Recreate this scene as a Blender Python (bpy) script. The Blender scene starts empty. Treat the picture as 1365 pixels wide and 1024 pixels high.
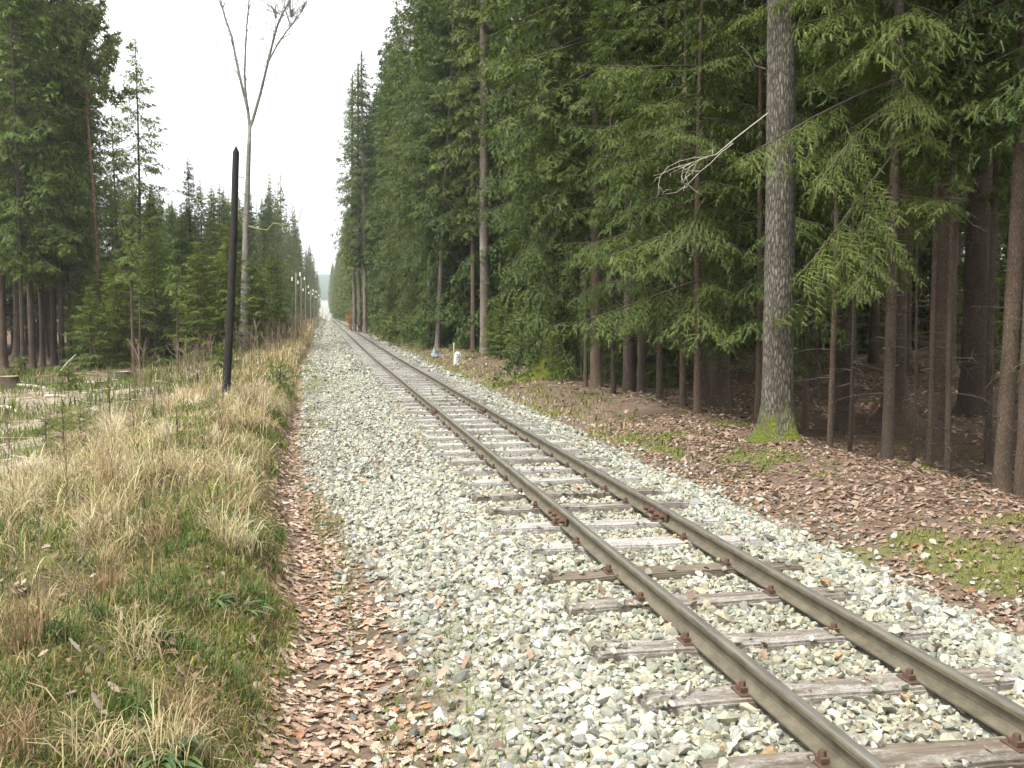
import bpy, bmesh, math, random
import numpy as np
from mathutils import Vector, Matrix

R = math.radians
random.seed(7)
RNG = np.random.default_rng(11)
scene = bpy.context.scene
COL = scene.collection

# ------------------------------------------------------------------ camera model (1365 x 1024 photograph)
F = 1350.0
YAW, PITCH = R(10.79), R(4.05)
CAMZ = 1.675
c_f = np.array([math.sin(YAW)*math.cos(PITCH), math.cos(YAW)*math.cos(PITCH), -math.sin(PITCH)])
c_r = np.array([math.cos(YAW), -math.sin(YAW), 0.0])
c_u = np.cross(c_r, c_f)
CAM = np.array([0.0, 0.0, CAMZ])

def ray(u, v):
    return c_f + c_r*((u-682.5)/F) + c_u*((512.0-v)/F)

def at(u, v, depth):
    return CAM + ray(u, v)*depth

def proj(P):
    d = np.asarray(P, float) - CAM
    z = d @ c_f
    return 682.5 + F*(d @ c_r)/z, 512.0 - F*(d @ c_u)/z, z

# ------------------------------------------------------------------ numpy noise
def _hash(ix, iy, seed):
    h = (ix.astype(np.int64)*374761393 + iy.astype(np.int64)*668265263 + seed*974711) & 0x7fffffff
    h = ((h ^ (h >> 13))*1274126177) & 0x7fffffff
    return ((h ^ (h >> 16)) & 0xffff)/65535.0

def vnoise(x, y, seed=0):
    x = np.asarray(x, float); y = np.asarray(y, float)
    ix = np.floor(x); iy = np.floor(y); fx = x-ix; fy = y-iy
    fx = fx*fx*(3-2*fx); fy = fy*fy*(3-2*fy)
    a = _hash(ix, iy, seed); b = _hash(ix+1, iy, seed); c = _hash(ix, iy+1, seed); d = _hash(ix+1, iy+1, seed)
    return (a*(1-fx)+b*fx)*(1-fy) + (c*(1-fx)+d*fx)*fy

def fbm(x, y, seed=0, o=3):
    s = 0; a = .5; t = 0
    for k in range(o):
        s = s + a*vnoise(np.asarray(x)*2**k, np.asarray(y)*2**k, seed+k*17); t += a; a *= .5
    return s/t

def sstep(a, b, x):
    t = np.clip((np.asarray(x, float)-a)/(b-a), 0, 1)
    return t*t*(3-2*t)

# ------------------------------------------------------------------ terrain
PROF = np.array([(-400, -3.0), (-80, -1.4), (-30, -1.0), (-12, -.80), (-6, -.62), (-3.4, -.28), (-2.2, .02), (-1.25, .15), (-.85, .11), (-.55, -.06), (-.43, -.2),
                 (-.2, -.28), (.25, -.30), (.55, -.27), (.8, -.22), (1.15, -.085), (1.4, -.036), (3.2, -.036), (3.45, -.065), (3.8, -.13), (4.1, -.10),
                 (4.9, .06), (5.6, .10), (6.3, .04), (7.2, -.18), (9, -.30), (14, -.25), (60, .3), (400, 4)], float)

def track_dx(y):
    return .0058*np.maximum(0, np.asarray(y, float)-35)

def SHB(y): return .36*sstep(2.5, 13, y) + .12*sstep(14, 40, y)
def SHT(y): return .80*sstep(4, 15, y) + .35*sstep(15, 40, y)
def LX(x, y):
    """lateral position with the path narrowing up the line: bank edge kept at -.4, ballast toe at .6"""
    x = np.asarray(x, float); y = np.asarray(y, float)
    b = -.17-SHB(y) + .16*(vnoise(y*1.15, y*0+1, 7)-.5) + .10*(vnoise(y*3.7, y*0+2, 8)-.5); t = .54-SHT(y); wd = np.maximum(.12, t-b); t = b+wd
    return np.where(x < b, x-b-.4, np.where(x < t, -.4+(x-b)/wd, np.where(x < 1.4, .6+(x-t)*.8/(1.4-t), x)))

def terrain(x, y, detail=True):
    x = np.asarray(x, float); y = np.asarray(y, float)
    xs = x - track_dx(y)
    xs2 = LX(xs, y)
    xs2 = xs2 + .10*(vnoise(y*.7, x*0+3, 5)-.5)*sstep(1.0, .2, xs) + .16*(vnoise(y*.5, x*0+9, 6)-.5)*sstep(3.4, 3.9, xs)
    z = np.interp(xs2, PROF[:, 0], PROF[:, 1])
    z = z - (.022*sstep(5.5, 9, y) + .03*sstep(22, 30, y))*sstep(1.0, 1.4, xs)*sstep(3.6, 3.2, xs)
    rough = sstep(.55, -.5, xs) + sstep(3.6, 4.3, xs)
    z = z + rough*((fbm(x*.9, y*.9, 21)-.5)*.16 + (fbm(x*3.5, y*3.5, 31, 2)-.5)*.05)
    z = z + sstep(-.45, -1.1, xs2)*sstep(16, 9, y)*((fbm(x*1.7, y*1.3, 61)-.5)*.34 + (fbm(x*5, y*5, 62, 2)-.5)*.10)
    z = z + sstep(150, 300, y)*sstep(-12, -60, xs)*20
    z = z + sstep(-5, -12, xs)*(fbm(x*.22, y*.22, 41)-.5)*.5
    z = z - .55*sstep(5.2, 8, xs)*sstep(22, 10, y)*.35
    far = np.maximum(0, y-420)
    z = z + np.where(y > 420, far*.0235, 0) + sstep(950, 1700, y)*34
    z = z - .25*sstep(150, 330, y)*sstep(460, 330, y)
    return z

def tz(x, y):
    return float(terrain(np.array([x]), np.array([y]))[0])

def hit(u, v, tmax=400):
    d = ray(u, v)
    ts = np.concatenate([np.linspace(1.5, 30, 1200), np.linspace(30, tmax, 3000)])
    P = CAM + ts[:, None]*d
    below = P[:, 2] < terrain(P[:, 0], P[:, 1])
    k = int(np.argmax(below)) if below.any() else len(ts)-1
    return P[k], ts[k]

def ground_at(u, depth):
    """ground point on picture column u at camera depth"""
    p = CAM + (c_f + c_r*((u-682.5)/F))*depth
    # ignore pitch: walk horizontally
    h = np.array([c_f[0], c_f[1], 0]); h /= np.linalg.norm(h)
    q = h*depth*1.0 + c_r*((u-682.5)/F)*depth
    return np.array([q[0], q[1], tz(q[0], q[1])])

# ------------------------------------------------------------------ mesh building
class Geo:
    def __init__(s):
        s.v = []; s.f = []; s.m = []; s.c = []; s.n = 0; s.sm = []
    def add(s, verts, faces, mat=0, col=None, smooth=False):
        verts = np.asarray(verts, np.float32).reshape(-1, 3); faces = np.asarray(faces, np.int32)
        s.f.append(faces + s.n); s.m.append(np.full(len(faces), mat, np.int32)); s.sm.append(np.full(len(faces), smooth, bool))
        s.v.append(verts); s.n += len(verts)
        if col is not None:
            col = np.asarray(col, np.float32)
            if col.ndim == 1: col = np.broadcast_to(col, (len(verts), 3))
            s.c.append(col)
        else: s.c.append(np.full((len(verts), 3), .5, np.float32))
        return s
    def mesh(s, name, mats, color=False):
        V = np.concatenate(s.v); me = bpy.data.meshes.new(name)
        me.vertices.add(len(V)); me.vertices.foreach_set('co', V.ravel())
        li = np.concatenate([f.ravel() for f in s.f]); lt = np.concatenate([np.full(len(f), f.shape[1], np.int32) for f in s.f])
        ls = np.concatenate([[0], np.cumsum(lt)[:-1]]).astype(np.int32)
        me.loops.add(len(li)); me.loops.foreach_set('vertex_index', li)
        me.polygons.add(len(lt)); me.polygons.foreach_set('loop_start', ls)
        me.polygons.foreach_set('material_index', np.concatenate(s.m))
        me.polygons.foreach_set('use_smooth', np.concatenate(s.sm))
        for m in mats: me.materials.append(m)
        me.update(calc_edges=True)
        if color:
            C = np.concatenate(s.c); a = me.attributes.new('Col', 'FLOAT_COLOR', 'POINT')
            C4 = np.ones((len(C), 4), np.float32); C4[:, :3] = C; a.data.foreach_set('color', C4.ravel())
        return me
    def build(s, name, mats, parent=None, color=False, loc=None):
        o = bpy.data.objects.new(name, s.mesh(name, mats if isinstance(mats, (list, tuple)) else [mats], color))
        COL.objects.link(o)
        if parent is not None: o.parent = parent
        if loc is not None: o.location = loc
        return o

def tag(o, label=None, cat=None, group=None, kind=None):
    if label: o['label'] = label
    if cat: o['category'] = cat
    if group: o['group'] = group
    if kind: o['kind'] = kind
    return o

def empty(name, loc, rz=0.0):
    o = bpy.data.objects.new(name, None); COL.objects.link(o)
    o.location = Vector([float(a) for a in loc]); o.rotation_euler = (0, 0, rz); o.empty_display_size = .2
    return o

def dup(root, loc, rz=0, sc=1.0, tilt=(0, 0)):
    r = root.copy(); COL.objects.link(r); r.location = Vector([float(a) for a in loc]); r.rotation_euler = (tilt[0], tilt[1], rz)
    r.scale = (sc, sc, sc) if not isinstance(sc, tuple) else sc
    for ch in list(root.children):
        c = ch.copy(); COL.objects.link(c); c.parent = r
        for g in ch.children:
            d = g.copy(); COL.objects.link(d); d.parent = c
    return r

def tube(P, rad, n=8, cap=True, twist=0.0, jitter=None):
    P = np.asarray(P, float); rad = np.broadcast_to(np.asarray(rad, float), (len(P),))
    T = np.gradient(P, axis=0); T /= np.linalg.norm(T, axis=1)[:, None]+1e-9
    ref = np.array([1.0, 0, 0]) if abs(T[0, 0]) < .8 else np.array([0, 1.0, 0])
    U = ref - (T @ ref)[:, None]*T; U /= np.linalg.norm(U, axis=1)[:, None]+1e-9
    W = np.cross(T, U)
    a = np.linspace(0, 2*np.pi, n, endpoint=False)+twist
    rr = rad[:, None]*np.ones((1, n))
    if jitter is not None: rr = rr*jitter
    V = P[:, None] + rr[..., None]*(np.cos(a)[None, :, None]*U[:, None] + np.sin(a)[None, :, None]*W[:, None])
    k = len(P); i = np.arange(k-1)[:, None]*n; j = np.arange(n)[None]
    Fq = np.stack([i+j, i+(j+1) % n, i+n+(j+1) % n, i+n+j], -1).reshape(-1, 4)
    V = V.reshape(-1, 3)
    tri = None
    if cap:
        V = np.vstack([V, P[-1] + T[-1]*rad[-1]*.3]); j = np.arange(n); b = (k-1)*n
        tri = np.stack([b+j, b+(j+1) % n, np.full(n, len(V)-1)], -1)
    return V, Fq, tri

def add_tube(g, P, rad, n=8, mat=0, col=None, cap=True, smooth=True, jitter=None):
    V, Q, T = tube(P, rad, n, cap, jitter=jitter)
    b = g.n
    g.add(V, Q, mat, col, smooth)
    if T is not None:
        g.f.append((T+b).astype(np.int32)); g.m.append(np.full(len(T), mat, np.int32)); g.sm.append(np.full(len(T), smooth, bool))
    return g

def box_vf(x0, x1, y0, y1, z0, z1):
    V = np.array([(x, y, z) for z in (z0, z1) for y in (y0, y1) for x in (x0, x1)], float)
    Q = np.array([(0, 2, 3, 1), (4, 5, 7, 6), (0, 1, 5, 4), (2, 6, 7, 3), (0, 4, 6, 2), (1, 3, 7, 5)])
    return V, Q

# ------------------------------------------------------------------ materials
def new_mat(name):
    m = bpy.data.materials.new(name); m.use_nodes = True
    nt = m.node_tree; nt.nodes.clear()
    return m, nt, nt.nodes, nt.links

def ramp(nt, stops, interp='LINEAR'):
    r = nt.nodes.new('ShaderNodeValToRGB'); r.color_ramp.interpolation = interp
    el = r.color_ramp.elements
    while len(el) < len(stops): el.new(.5)
    for e, (p, c) in zip(el, stops): e.position = p; e.color = (*c, 1)
    return r

def noise(nt, scale, detail=4, rough=.55, vec=None, dist=0):
    n = nt.nodes.new('ShaderNodeTexNoise'); n.inputs['Scale'].default_value = scale
    n.inputs['Detail'].default_value = detail; n.inputs['Roughness'].default_value = rough; n.inputs['Distortion'].default_value = dist
    if vec is not None: nt.links.new(vec, n.inputs['Vector'])
    return n

def mixc(nt, fac, a, b, blend='MIX'):
    m = nt.nodes.new('ShaderNodeMix'); m.data_type = 'RGBA'; m.blend_type = blend
    for sock, val in ((m.inputs[0], fac), (m.inputs[6], a), (m.inputs[7], b)):
        if hasattr(val, 'links'): nt.links.new(val, sock)
        elif isinstance(val, (int, float)): sock.default_value = val
        else: sock.default_value = (*val, 1)
    return m.outputs[2]

def bump(nt, h, strength=.5, dist=.02):
    b = nt.nodes.new('ShaderNodeBump'); b.inputs['Strength'].default_value = strength; b.inputs['Distance'].default_value = dist
    nt.links.new(h, b.inputs['Height']); return b.outputs[0]

def principled(nt, col, rough=.8, metal=0, normal=None, spec=.3):
    p = nt.nodes.new('ShaderNodeBsdfPrincipled')
    if hasattr(col, 'links'): nt.links.new(col, p.inputs['Base Color'])
    else: p.inputs['Base Color'].default_value = (*col, 1)
    if hasattr(rough, 'links'): nt.links.new(rough, p.inputs['Roughness'])
    else: p.inputs['Roughness'].default_value = rough
    p.inputs['Metallic'].default_value = metal
    p.inputs['Specular IOR Level'].default_value = spec
    if normal is not None: nt.links.new(normal, p.inputs['Normal'])
    return p

def out(nt, sh):
    o = nt.nodes.new('ShaderNodeOutputMaterial'); nt.links.new(sh, o.inputs['Surface'])

def mapping(nt, scale, src='Object'):
    tc = nt.nodes.new('ShaderNodeTexCoord'); mp = nt.nodes.new('ShaderNodeMapping')
    mp.inputs['Scale'].default_value = scale; nt.links.new(tc.outputs[src], mp.inputs['Vector']); return mp.outputs[0]

def needle_mat(name, dark, light, brown=(.10, .075, .03), transl=.3, hue=.12):
    m, nt, N, L = new_mat(name)
    geo = N.new('ShaderNodeNewGeometry'); oi = N.new('ShaderNodeObjectInfo')
    n1 = noise(nt, .9, 3, .6, mapping(nt, (1, 1, 1.4)))
    add = N.new('ShaderNodeMath'); add.operation = 'MULTIPLY_ADD'; add.inputs[1].default_value = .45
    L.new(geo.outputs['Random Per Island'], add.inputs[0]); L.new(n1.outputs['Fac'], add.inputs[2])
    r = ramp(nt, [(.30, brown), (.47, dark), (.70, tuple((a+b)/2 for a, b in zip(dark, light))), (1.0, light)]); L.new(add.outputs[0], r.inputs[0])
    rr = ramp(nt, [(0, (.80, .90, .85)), (.5, (1.0, 1.0, .9)), (1, (1.25, 1.12, .85))]); L.new(oi.outputs['Random'], rr.inputs[0])
    c = mixc(nt, 1.0, r.outputs[0], rr.outputs[0], 'MULTIPLY')
    p = principled(nt, c, .62, spec=.25)
    t = N.new('ShaderNodeBsdfTranslucent'); L.new(mixc(nt, 1.0, c, (1.1, 1.25, .6), 'MULTIPLY'), t.inputs['Color'])
    mx = N.new('ShaderNodeMixShader'); mx.inputs[0].default_value = transl
    L.new(p.outputs[0], mx.inputs[1]); L.new(t.outputs[0], mx.inputs[2]); out(nt, mx.outputs[0]); return m

def bark_mat(name, c0, c1, c2, scale=(14, 14, 6), moss=None, bstr=.7, lichen=None, furrow=.35):
    m, nt, N, L = new_mat(name)
    v = mapping(nt, scale)
    nz = noise(nt, .8, 4, .65, v)
    vm = N.new('ShaderNodeVectorMath'); vm.operation = 'MULTIPLY_ADD'; vm.inputs[1].default_value = (1.6, 1.6, 1.6)
    L.new(nz.outputs['Color'], vm.inputs[0]); L.new(v, vm.inputs[2])
    vo = N.new('ShaderNodeTexVoronoi'); vo.feature = 'DISTANCE_TO_EDGE'; vo.inputs['Scale'].default_value = 1.0; L.new(vm.outputs[0], vo.inputs['Vector'])
    fin = noise(nt, 2.2, 6, .75, v)
    mp = N.new('ShaderNodeMapRange'); mp.inputs[1].default_value = 0; mp.inputs[2].default_value = .35; L.new(vo.outputs['Distance'], mp.inputs[0])
    hm = N.new('ShaderNodeMix'); hm.data_type = 'FLOAT'; hm.inputs[0].default_value = furrow; L.new(fin.outputs['Fac'], hm.inputs[2]); L.new(mp.outputs[0], hm.inputs[3])
    h = hm.outputs[0]
    r = ramp(nt, [(.22, c0), (.48, c1), (.75, c2)]); L.new(h, r.inputs[0])
    n2 = noise(nt, 2.3, 4, .65, mapping(nt, (1, 1, .5)))
    rr = ramp(nt, [(.3, (.68, .66, .64)), (.7, (1.22, 1.22, 1.22))]); L.new(n2.outputs['Fac'], rr.inputs[0])
    c = mixc(nt, 1.0, r.outputs[0], rr.outputs[0], 'MULTIPLY')
    oi = N.new('ShaderNodeObjectInfo'); ro = ramp(nt, [(0, (.8, .8, .85)), (1, (1.2, 1.15, 1.1))]); L.new(oi.outputs['Random'], ro.inputs[0])
    c = mixc(nt, 1.0, c, ro.outputs[0], 'MULTIPLY')
    if lichen:
        n4 = noise(nt, 5, 5, .7, mapping(nt, (1, 1, .7))); r4 = ramp(nt, [(.52, (0, 0, 0)), (.68, (1, 1, 1))]); L.new(n4.outputs['Fac'], r4.inputs[0])
        c = mixc(nt, r4.outputs[0], c, lichen)
    if moss:
        tc = N.new('ShaderNodeTexCoord'); sx = N.new('ShaderNodeSeparateXYZ'); L.new(tc.outputs['Object'], sx.inputs[0])
        mr = N.new('ShaderNodeMapRange'); mr.inputs[1].default_value = 0; mr.inputs[2].default_value = moss[1]; mr.inputs[3].default_value = .75; mr.inputs[4].default_value = 0
        L.new(sx.outputs[2], mr.inputs[0]); n3 = noise(nt, 9, 5, .7, mapping(nt, (1, 1, .4)))
        ma = N.new('ShaderNodeMath'); ma.operation = 'MULTIPLY_ADD'; ma.inputs[1].default_value = 2.2; ma.inputs[2].default_value = -1.0
        L.new(n3.outputs['Fac'], ma.inputs[0]); mb = N.new('ShaderNodeMath'); mb.operation = 'ADD'; L.new(ma.outputs[0], mb.inputs[0]); L.new(mr.outputs[0], mb.inputs[1])
        r3 = ramp(nt, [(.38, (0, 0, 0)), (.85, (1, 1, 1))]); L.new(mb.outputs[0], r3.inputs[0])
        n5 = noise(nt, 40, 3, .7, mapping(nt, (1, 1, 1))); r5 = ramp(nt, [(.3, tuple(.5*k for k in moss[0])), (.7, tuple(1.2*k for k in moss[0]))]); L.new(n5.outputs['Fac'], r5.inputs[0])
        c = mixc(nt, r3.outputs[0], c, r5.outputs[0])
    p = principled(nt, c, .9, normal=bump(nt, h, bstr, .02), spec=.15)
    out(nt, p.outputs[0]); return m

def col_mat(name, rough=.8, transl=0.0, nscale=0, spec=.25, mult=None):
    m, nt, N, L = new_mat(name)
    a = N.new('ShaderNodeAttribute'); a.attribute_name = 'Col'; c = a.outputs['Color']
    nrm = None
    if nscale:
        nz = noise(nt, nscale, 4, .65, mapping(nt, (1, 1, 1)))
        rr = ramp(nt, [(.3, (.72, .71, .7)), (.7, (1.22, 1.22, 1.2))]); L.new(nz.outputs['Fac'], rr.inputs[0])
        c = mixc(nt, 1.0, c, rr.outputs[0], 'MULTIPLY'); nrm = bump(nt, nz.outputs['Fac'], .4, .006)
    p = principled(nt, c, rough, normal=nrm, spec=spec); sh = p.outputs[0]
    if transl:
        t = N.new('ShaderNodeBsdfTranslucent'); L.new(c, t.inputs['Color'])
        mx = N.new('ShaderNodeMixShader'); mx.inputs[0].default_value = transl; L.new(sh, mx.inputs[1]); L.new(t.outputs[0], mx.inputs[2]); sh = mx.outputs[0]
    out(nt, sh); return m

def plain_mat(name, c0, c1, scale=6, rough=.8, metal=0, bstr=.3, stretch=(1, 1, 1), spec=.3):
    m, nt, N, L = new_mat(name)
    nz = noise(nt, scale, 5, .65, mapping(nt, stretch)); r = ramp(nt, [(.3, c0), (.7, c1)]); L.new(nz.outputs['Fac'], r.inputs[0])
    p = principled(nt, r.outputs[0], rough, metal, bump(nt, nz.outputs['Fac'], bstr, .01), spec); out(nt, p.outputs[0]); return m

def ground_mat():
    m, nt, N, L = new_mat('ground')
    a = N.new('ShaderNodeAttribute'); a.attribute_name = 'Col'
    v = mapping(nt, (1, 1, 1))
    n1 = noise(nt, 9, 6, .7, v); n2 = noise(nt, 55, 3, .7, v)
    r1 = ramp(nt, [(.3, (.6, .6, .58)), (.7, (1.35, 1.33, 1.3))]); L.new(n1.outputs['Fac'], r1.inputs[0])
    r2 = ramp(nt, [(.3, (.65, .65, .65)), (.7, (1.3, 1.3, 1.3))]); L.new(n2.outputs['Fac'], r2.inputs[0])
    c = mixc(nt, 1, mixc(nt, 1, a.outputs['Color'], r1.outputs[0], 'MULTIPLY'), r2.outputs[0], 'MULTIPLY')
    p = principled(nt, c, .95, normal=bump(nt, n2.outputs['Fac'], .6, .02), spec=.1); out(nt, p.outputs[0]); return m

def sleeper_mat():
    m, nt, N, L = new_mat('sleeper_wood')
    oi = N.new('ShaderNodeObjectInfo')
    tc = N.new('ShaderNodeTexCoord'); mp = N.new('ShaderNodeMapping'); mp.inputs['Scale'].default_value = (2.0, 26, 26)
    cmb = N.new('ShaderNodeCombineXYZ'); mu = N.new('ShaderNodeMath'); mu.operation = 'MULTIPLY'; mu.inputs[1].default_value = 40
    L.new(oi.outputs['Random'], mu.inputs[0]); L.new(mu.outputs[0], cmb.inputs[0]); L.new(mu.outputs[0], cmb.inputs[2]); L.new(cmb.outputs[0], mp.inputs['Location'])
    L.new(tc.outputs['Object'], mp.inputs['Vector'])
    n1 = noise(nt, 1.0, 6, .7, mp.outputs[0])
    r = ramp(nt, [(.25, (.04, .031, .022)), (.45, (.10, .078, .055)), (.62, (.16, .13, .095)), (.8, (.225, .19, .145))]); L.new(n1.outputs['Fac'], r.inputs[0])
    # pale frosty weathering, different from sleeper to sleeper
    n2 = noise(nt, 3.2, 5, .75, mapping(nt, (1, 2.5, 1)))
    rr = ramp(nt, [(0, (0, 0, 0)), (1, (1, 1, 1))]); 
    s = N.new('ShaderNodeMath'); s.operation = 'MULTIPLY_ADD'; s.inputs[1].default_value = .50; fr = N.new('ShaderNodeSeparateColor'); L.new(oi.outputs['Color'], fr.inputs[0]); L.new(fr.outputs[0], s.inputs[0]); L.new(n2.outputs['Fac'], s.inputs[2])
    r2 = ramp(nt, [(.66, (0, 0, 0)), (.95, (.9, .9, .9))]); L.new(s.outputs[0], r2.inputs[0])
    fine = noise(nt, 60, 3, .8, mapping(nt, (1, 1, 1))); rf = ramp(nt, [(.35, (.15, .15, .15)), (.65, (1, 1, 1))]); L.new(fine.outputs['Fac'], rf.inputs[0])
    fac = mixc(nt, 1, r2.outputs[0], rf.outputs[0], 'MULTIPLY')
    c = mixc(nt, fac, r.outputs[0], (.52, .515, .49))
    rgh = ramp(nt, [(0, (.8, .8, .8)), (1, (.45, .45, .45))]); L.new(fac, rgh.inputs[0])
    p = principled(nt, c, rgh.outputs[0], normal=bump(nt, n1.outputs['Fac'], .9, .012), spec=.45); out(nt, p.outputs[0]); return m

def rail_mat():
    m, nt, N, L = new_mat('rail_steel')
    n1 = noise(nt, 14, 5, .7, mapping(nt, (1, .5, 1)))
    r = ramp(nt, [(.3, (.062, .052, .034)), (.7, (.135, .118, .08))]); L.new(n1.outputs['Fac'], r.inputs[0])
    p = principled(nt, r.outputs[0], .75, 0.0, bump(nt, n1.outputs['Fac'], .3, .004), .3); out(nt, p.outputs[0]); return m

MAT = {}
MAT['needles'] = needle_mat('spruce_needles', (.030, .050, .013), (.128, .166, .048), (.085, .066, .032), .34)
MAT['needles_young'] = needle_mat('young_spruce_needles', (.056, .086, .021), (.185, .225, .052), (.12, .10, .05), .36)
MAT['needles_blue'] = needle_mat('distant_spruce_needles', (.026, .055, .026), (.06, .10, .045), (.06, .06, .04))
MAT['needles_pine'] = needle_mat('pine_needles', (.06, .09, .035), (.14, .18, .07))
MAT['wood_twig'] = plain_mat('twig_wood', (.045, .033, .024), (.10, .078, .055), 9)
MAT['bark_spruce'] = bark_mat('spruce_bark', (.036, .028, .02), (.088, .068, .05), (.155, .122, .09), (34, 34, 17), furrow=.25)
MAT['bark_grey'] = bark_mat('grey_spruce_bark', (.085, .072, .06), (.18, .155, .13), (.27, .24, .205), (18, 18, 8), furrow=.25)
MAT['bark_oak'] = bark_mat('oak_bark', (.045, .04, .031), (.14, .128, .098), (.225, .21, .165), (36, 36, 8), ((.13, .155, .022), .62), 1.0, furrow=.55)
MAT['bark_mossy'] = bark_mat('mossy_bark', (.03, .022, .016), (.08, .062, .04), (.14, .11, .07), (20, 20, 7), ((.13, .155, .02), 4.0))
MAT['bark_pine'] = bark_mat('pine_bark', (.085, .05, .034), (.19, .115, .075), (.29, .185, .125), (10, 10, 5))
MAT['bark_ash'] = bark_mat('smooth_grey_bark', (.13, .122, .105), (.20, .19, .165), (.26, .25, .22), (9, 9, 3), bstr=.2, lichen=(.22, .24, .17))
MAT['moss_branch'] = plain_mat('mossy_branch_bark', (.10, .115, .03), (.22, .22, .09), 14)
MAT['dead_white'] = plain_mat('bleached_dead_wood', (.24, .22, .17), (.46, .43, .35), 12)
MAT['dead_twig'] = plain_mat('dead_twig_wood', (.05, .04, .03), (.125, .10, .078), 12)
MAT['ground'] = ground_mat()
MAT['sleeper'] = sleeper_mat()
MAT['rail'] = rail_mat()
MAT['rail_top'] = plain_mat('worn_rail_head', (.13, .12, .10), (.22, .205, .175), 20, .45, .45, .15, (1, .15, 1), .5)
MAT['rust'] = plain_mat('rusty_iron', (.05, .028, .02), (.13, .075, .05), 40, .75)
MAT['stone'] = col_mat('ballast_stone', .85, 0, 38)
MAT['leaf'] = col_mat('fallen_leaf', .6, .15, 30, .3)
MAT['grass'] = col_mat('grass_blade', .7, .3)
MAT['twigs'] = col_mat('twig_litter', .85)
MAT['tar'] = plain_mat('tarred_wood', (.010, .009, .009), (.034, .031, .028), 10, .8, 0, .9, (9, 9, .5), .2)
MAT['pole_wood'] = plain_mat('weathered_pole_wood', (.14, .12, .08), (.26, .23, .16), 8, .8, 0, .3, (6, 6, .4))
MAT['porcelain'] = plain_mat('white_porcelain', (.78, .78, .76), (.85, .85, .83), 5, .25, 0, 0, spec=.5)
MAT['white_stone'] = plain_mat('whitewashed_stone', (.42, .44, .38), (.72, .73, .66), 9, .85)
MAT['mark_grey'] = plain_mat('faded_grey_paint', (.14, .16, .14), (.26, .28, .25), 30, .85)
MAT['plastic'] = plain_mat('blue_grey_plastic', (.10, .12, .14), (.19, .22, .24), 7, .4)
MAT['stump_cut'] = plain_mat('cut_stump_wood', (.20, .15, .10), (.38, .30, .21), 12)
MAT['stake'] = plain_mat('mossy_stake', (.26, .27, .08), (.42, .42, .16), 14)
MAT['white_paint'] = plain_mat('white_paint', (.70, .70, .68), (.82, .82, .80), 6, .6)

# ------------------------------------------------------------------ ground sheet
def ground_color(x, y):
    x = np.asarray(x, float); y = np.asarray(y, float); xs = x - track_dx(y)
    n = x.shape
    def C(c): return np.broadcast_to(np.array(c, float), n+(3,))
    soil = C((.085, .068, .042)); grass = C((.12, .115, .045)); straw = C((.25, .20, .115)); brash = C((.265, .23, .175)); leaf = C((.13, .095, .07))
    floor = C((.10, .07, .045)); ball = C((.22, .21, .165)); moss = C((.11, .125, .035)); fgreen = C((.08, .12, .035)); field = C((.30, .31, .26))
    mix = lambda a, b, t: a*(1-t[..., None]) + b*t[..., None]
    nz = fbm(x*.7, y*.7, 3); n2 = fbm(x*2.3, y*2.3, 8)
    left = mix(soil, grass, sstep(.35, .6, n2)); left = mix(left, straw, sstep(7, 16, y)*sstep(.35, .6, nz)*.9)
    left = mix(left, brash, sstep(-2.5, -4.5, xs)*sstep(9, 13, y)*sstep(.22, .45, fbm(x*.45, y*.45, 15)))
    left = mix(left, floor, sstep(33, 40, y + (-xs-10)*.3)*sstep(-5, -8, xs))
    right = mix(leaf, floor, sstep(5.5, 7.5, xs)); right = mix(right, moss, sstep(.60, .70, fbm(x*1.4, y*1.4, 33))*sstep(7.0, 5, xs)*.7)
    right = mix(right, fgreen, sstep(20, 60, y)*.4)
    path = mix(leaf, soil, sstep(.5, .7, n2)*.6); path = mix(path, straw*.8, sstep(14, 26, y))
    c = left
    lx = LX(xs, y)
    c = mix(c, path, sstep(-.55, -.25, lx+(n2-.5)*.3))
    c = mix(c, ball, sstep(.45, .75, lx+(n2-.5)*.5))
    c = mix(c, C((.33, .32, .265)), sstep(30, 90, y)*sstep(.5, .7, lx))
    c = mix(c, right, sstep(3.65, 3.95, xs+(n2-.5)*.4))
    c = mix(c, field, sstep(380, 460, y))
    c = mix(c, C((.045, .07, .04)), sstep(900, 1000, y))
    return c

gx = np.concatenate([-np.geomspace(420, 4.2, 34), np.arange(-4, 7.5, .07), np.geomspace(7.6, 420, 36)])
gy = np.concatenate([np.arange(-14, 1, .5), np.arange(1, 16, .09), np.arange(16, 45, .3), np.geomspace(45.3, 1900, 90)])
X, Y = np.meshgrid(gx, gy); Z = terrain(X, Y)
nx, ny = len(gx), len(gy)
i = np.arange(ny-1)[:, None]*nx; j = np.arange(nx-1)[None]
Q = np.stack([i+j, i+j+1, i+nx+j+1, i+nx+j], -1).reshape(-1, 4)
g = Geo(); g.add(np.stack([X, Y, Z], -1), Q, 0, ground_color(X, Y).reshape(-1, 3), True)
tag(g.build('ground', MAT['ground'], color=True), 'ground of grassy bank, leafy path and forest floor along the track', None, None, 'structure')

# ------------------------------------------------------------------ track: rails, sleepers
GAUGE = .81; XC = 2.283; XL = XC-GAUGE/2; XR = XC+GAUGE/2
RH = .118
prof = [(-.050, 0), (.050, 0), (.050, .009), (.014, .022), (.008, .034), (.008, .074), (.013, .082), (.0255, .088), (.0265, .106), (.0225, .114), (.010, .118), (-.010, .118), (-.0225, .114), (-.0265, .106), (-.0255, .088), (-.013, .082), (-.008, .074), (-.008, .034), (-.014, .022), (-.050, .009)]
prof = np.array(prof); NP = len(prof)

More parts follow.
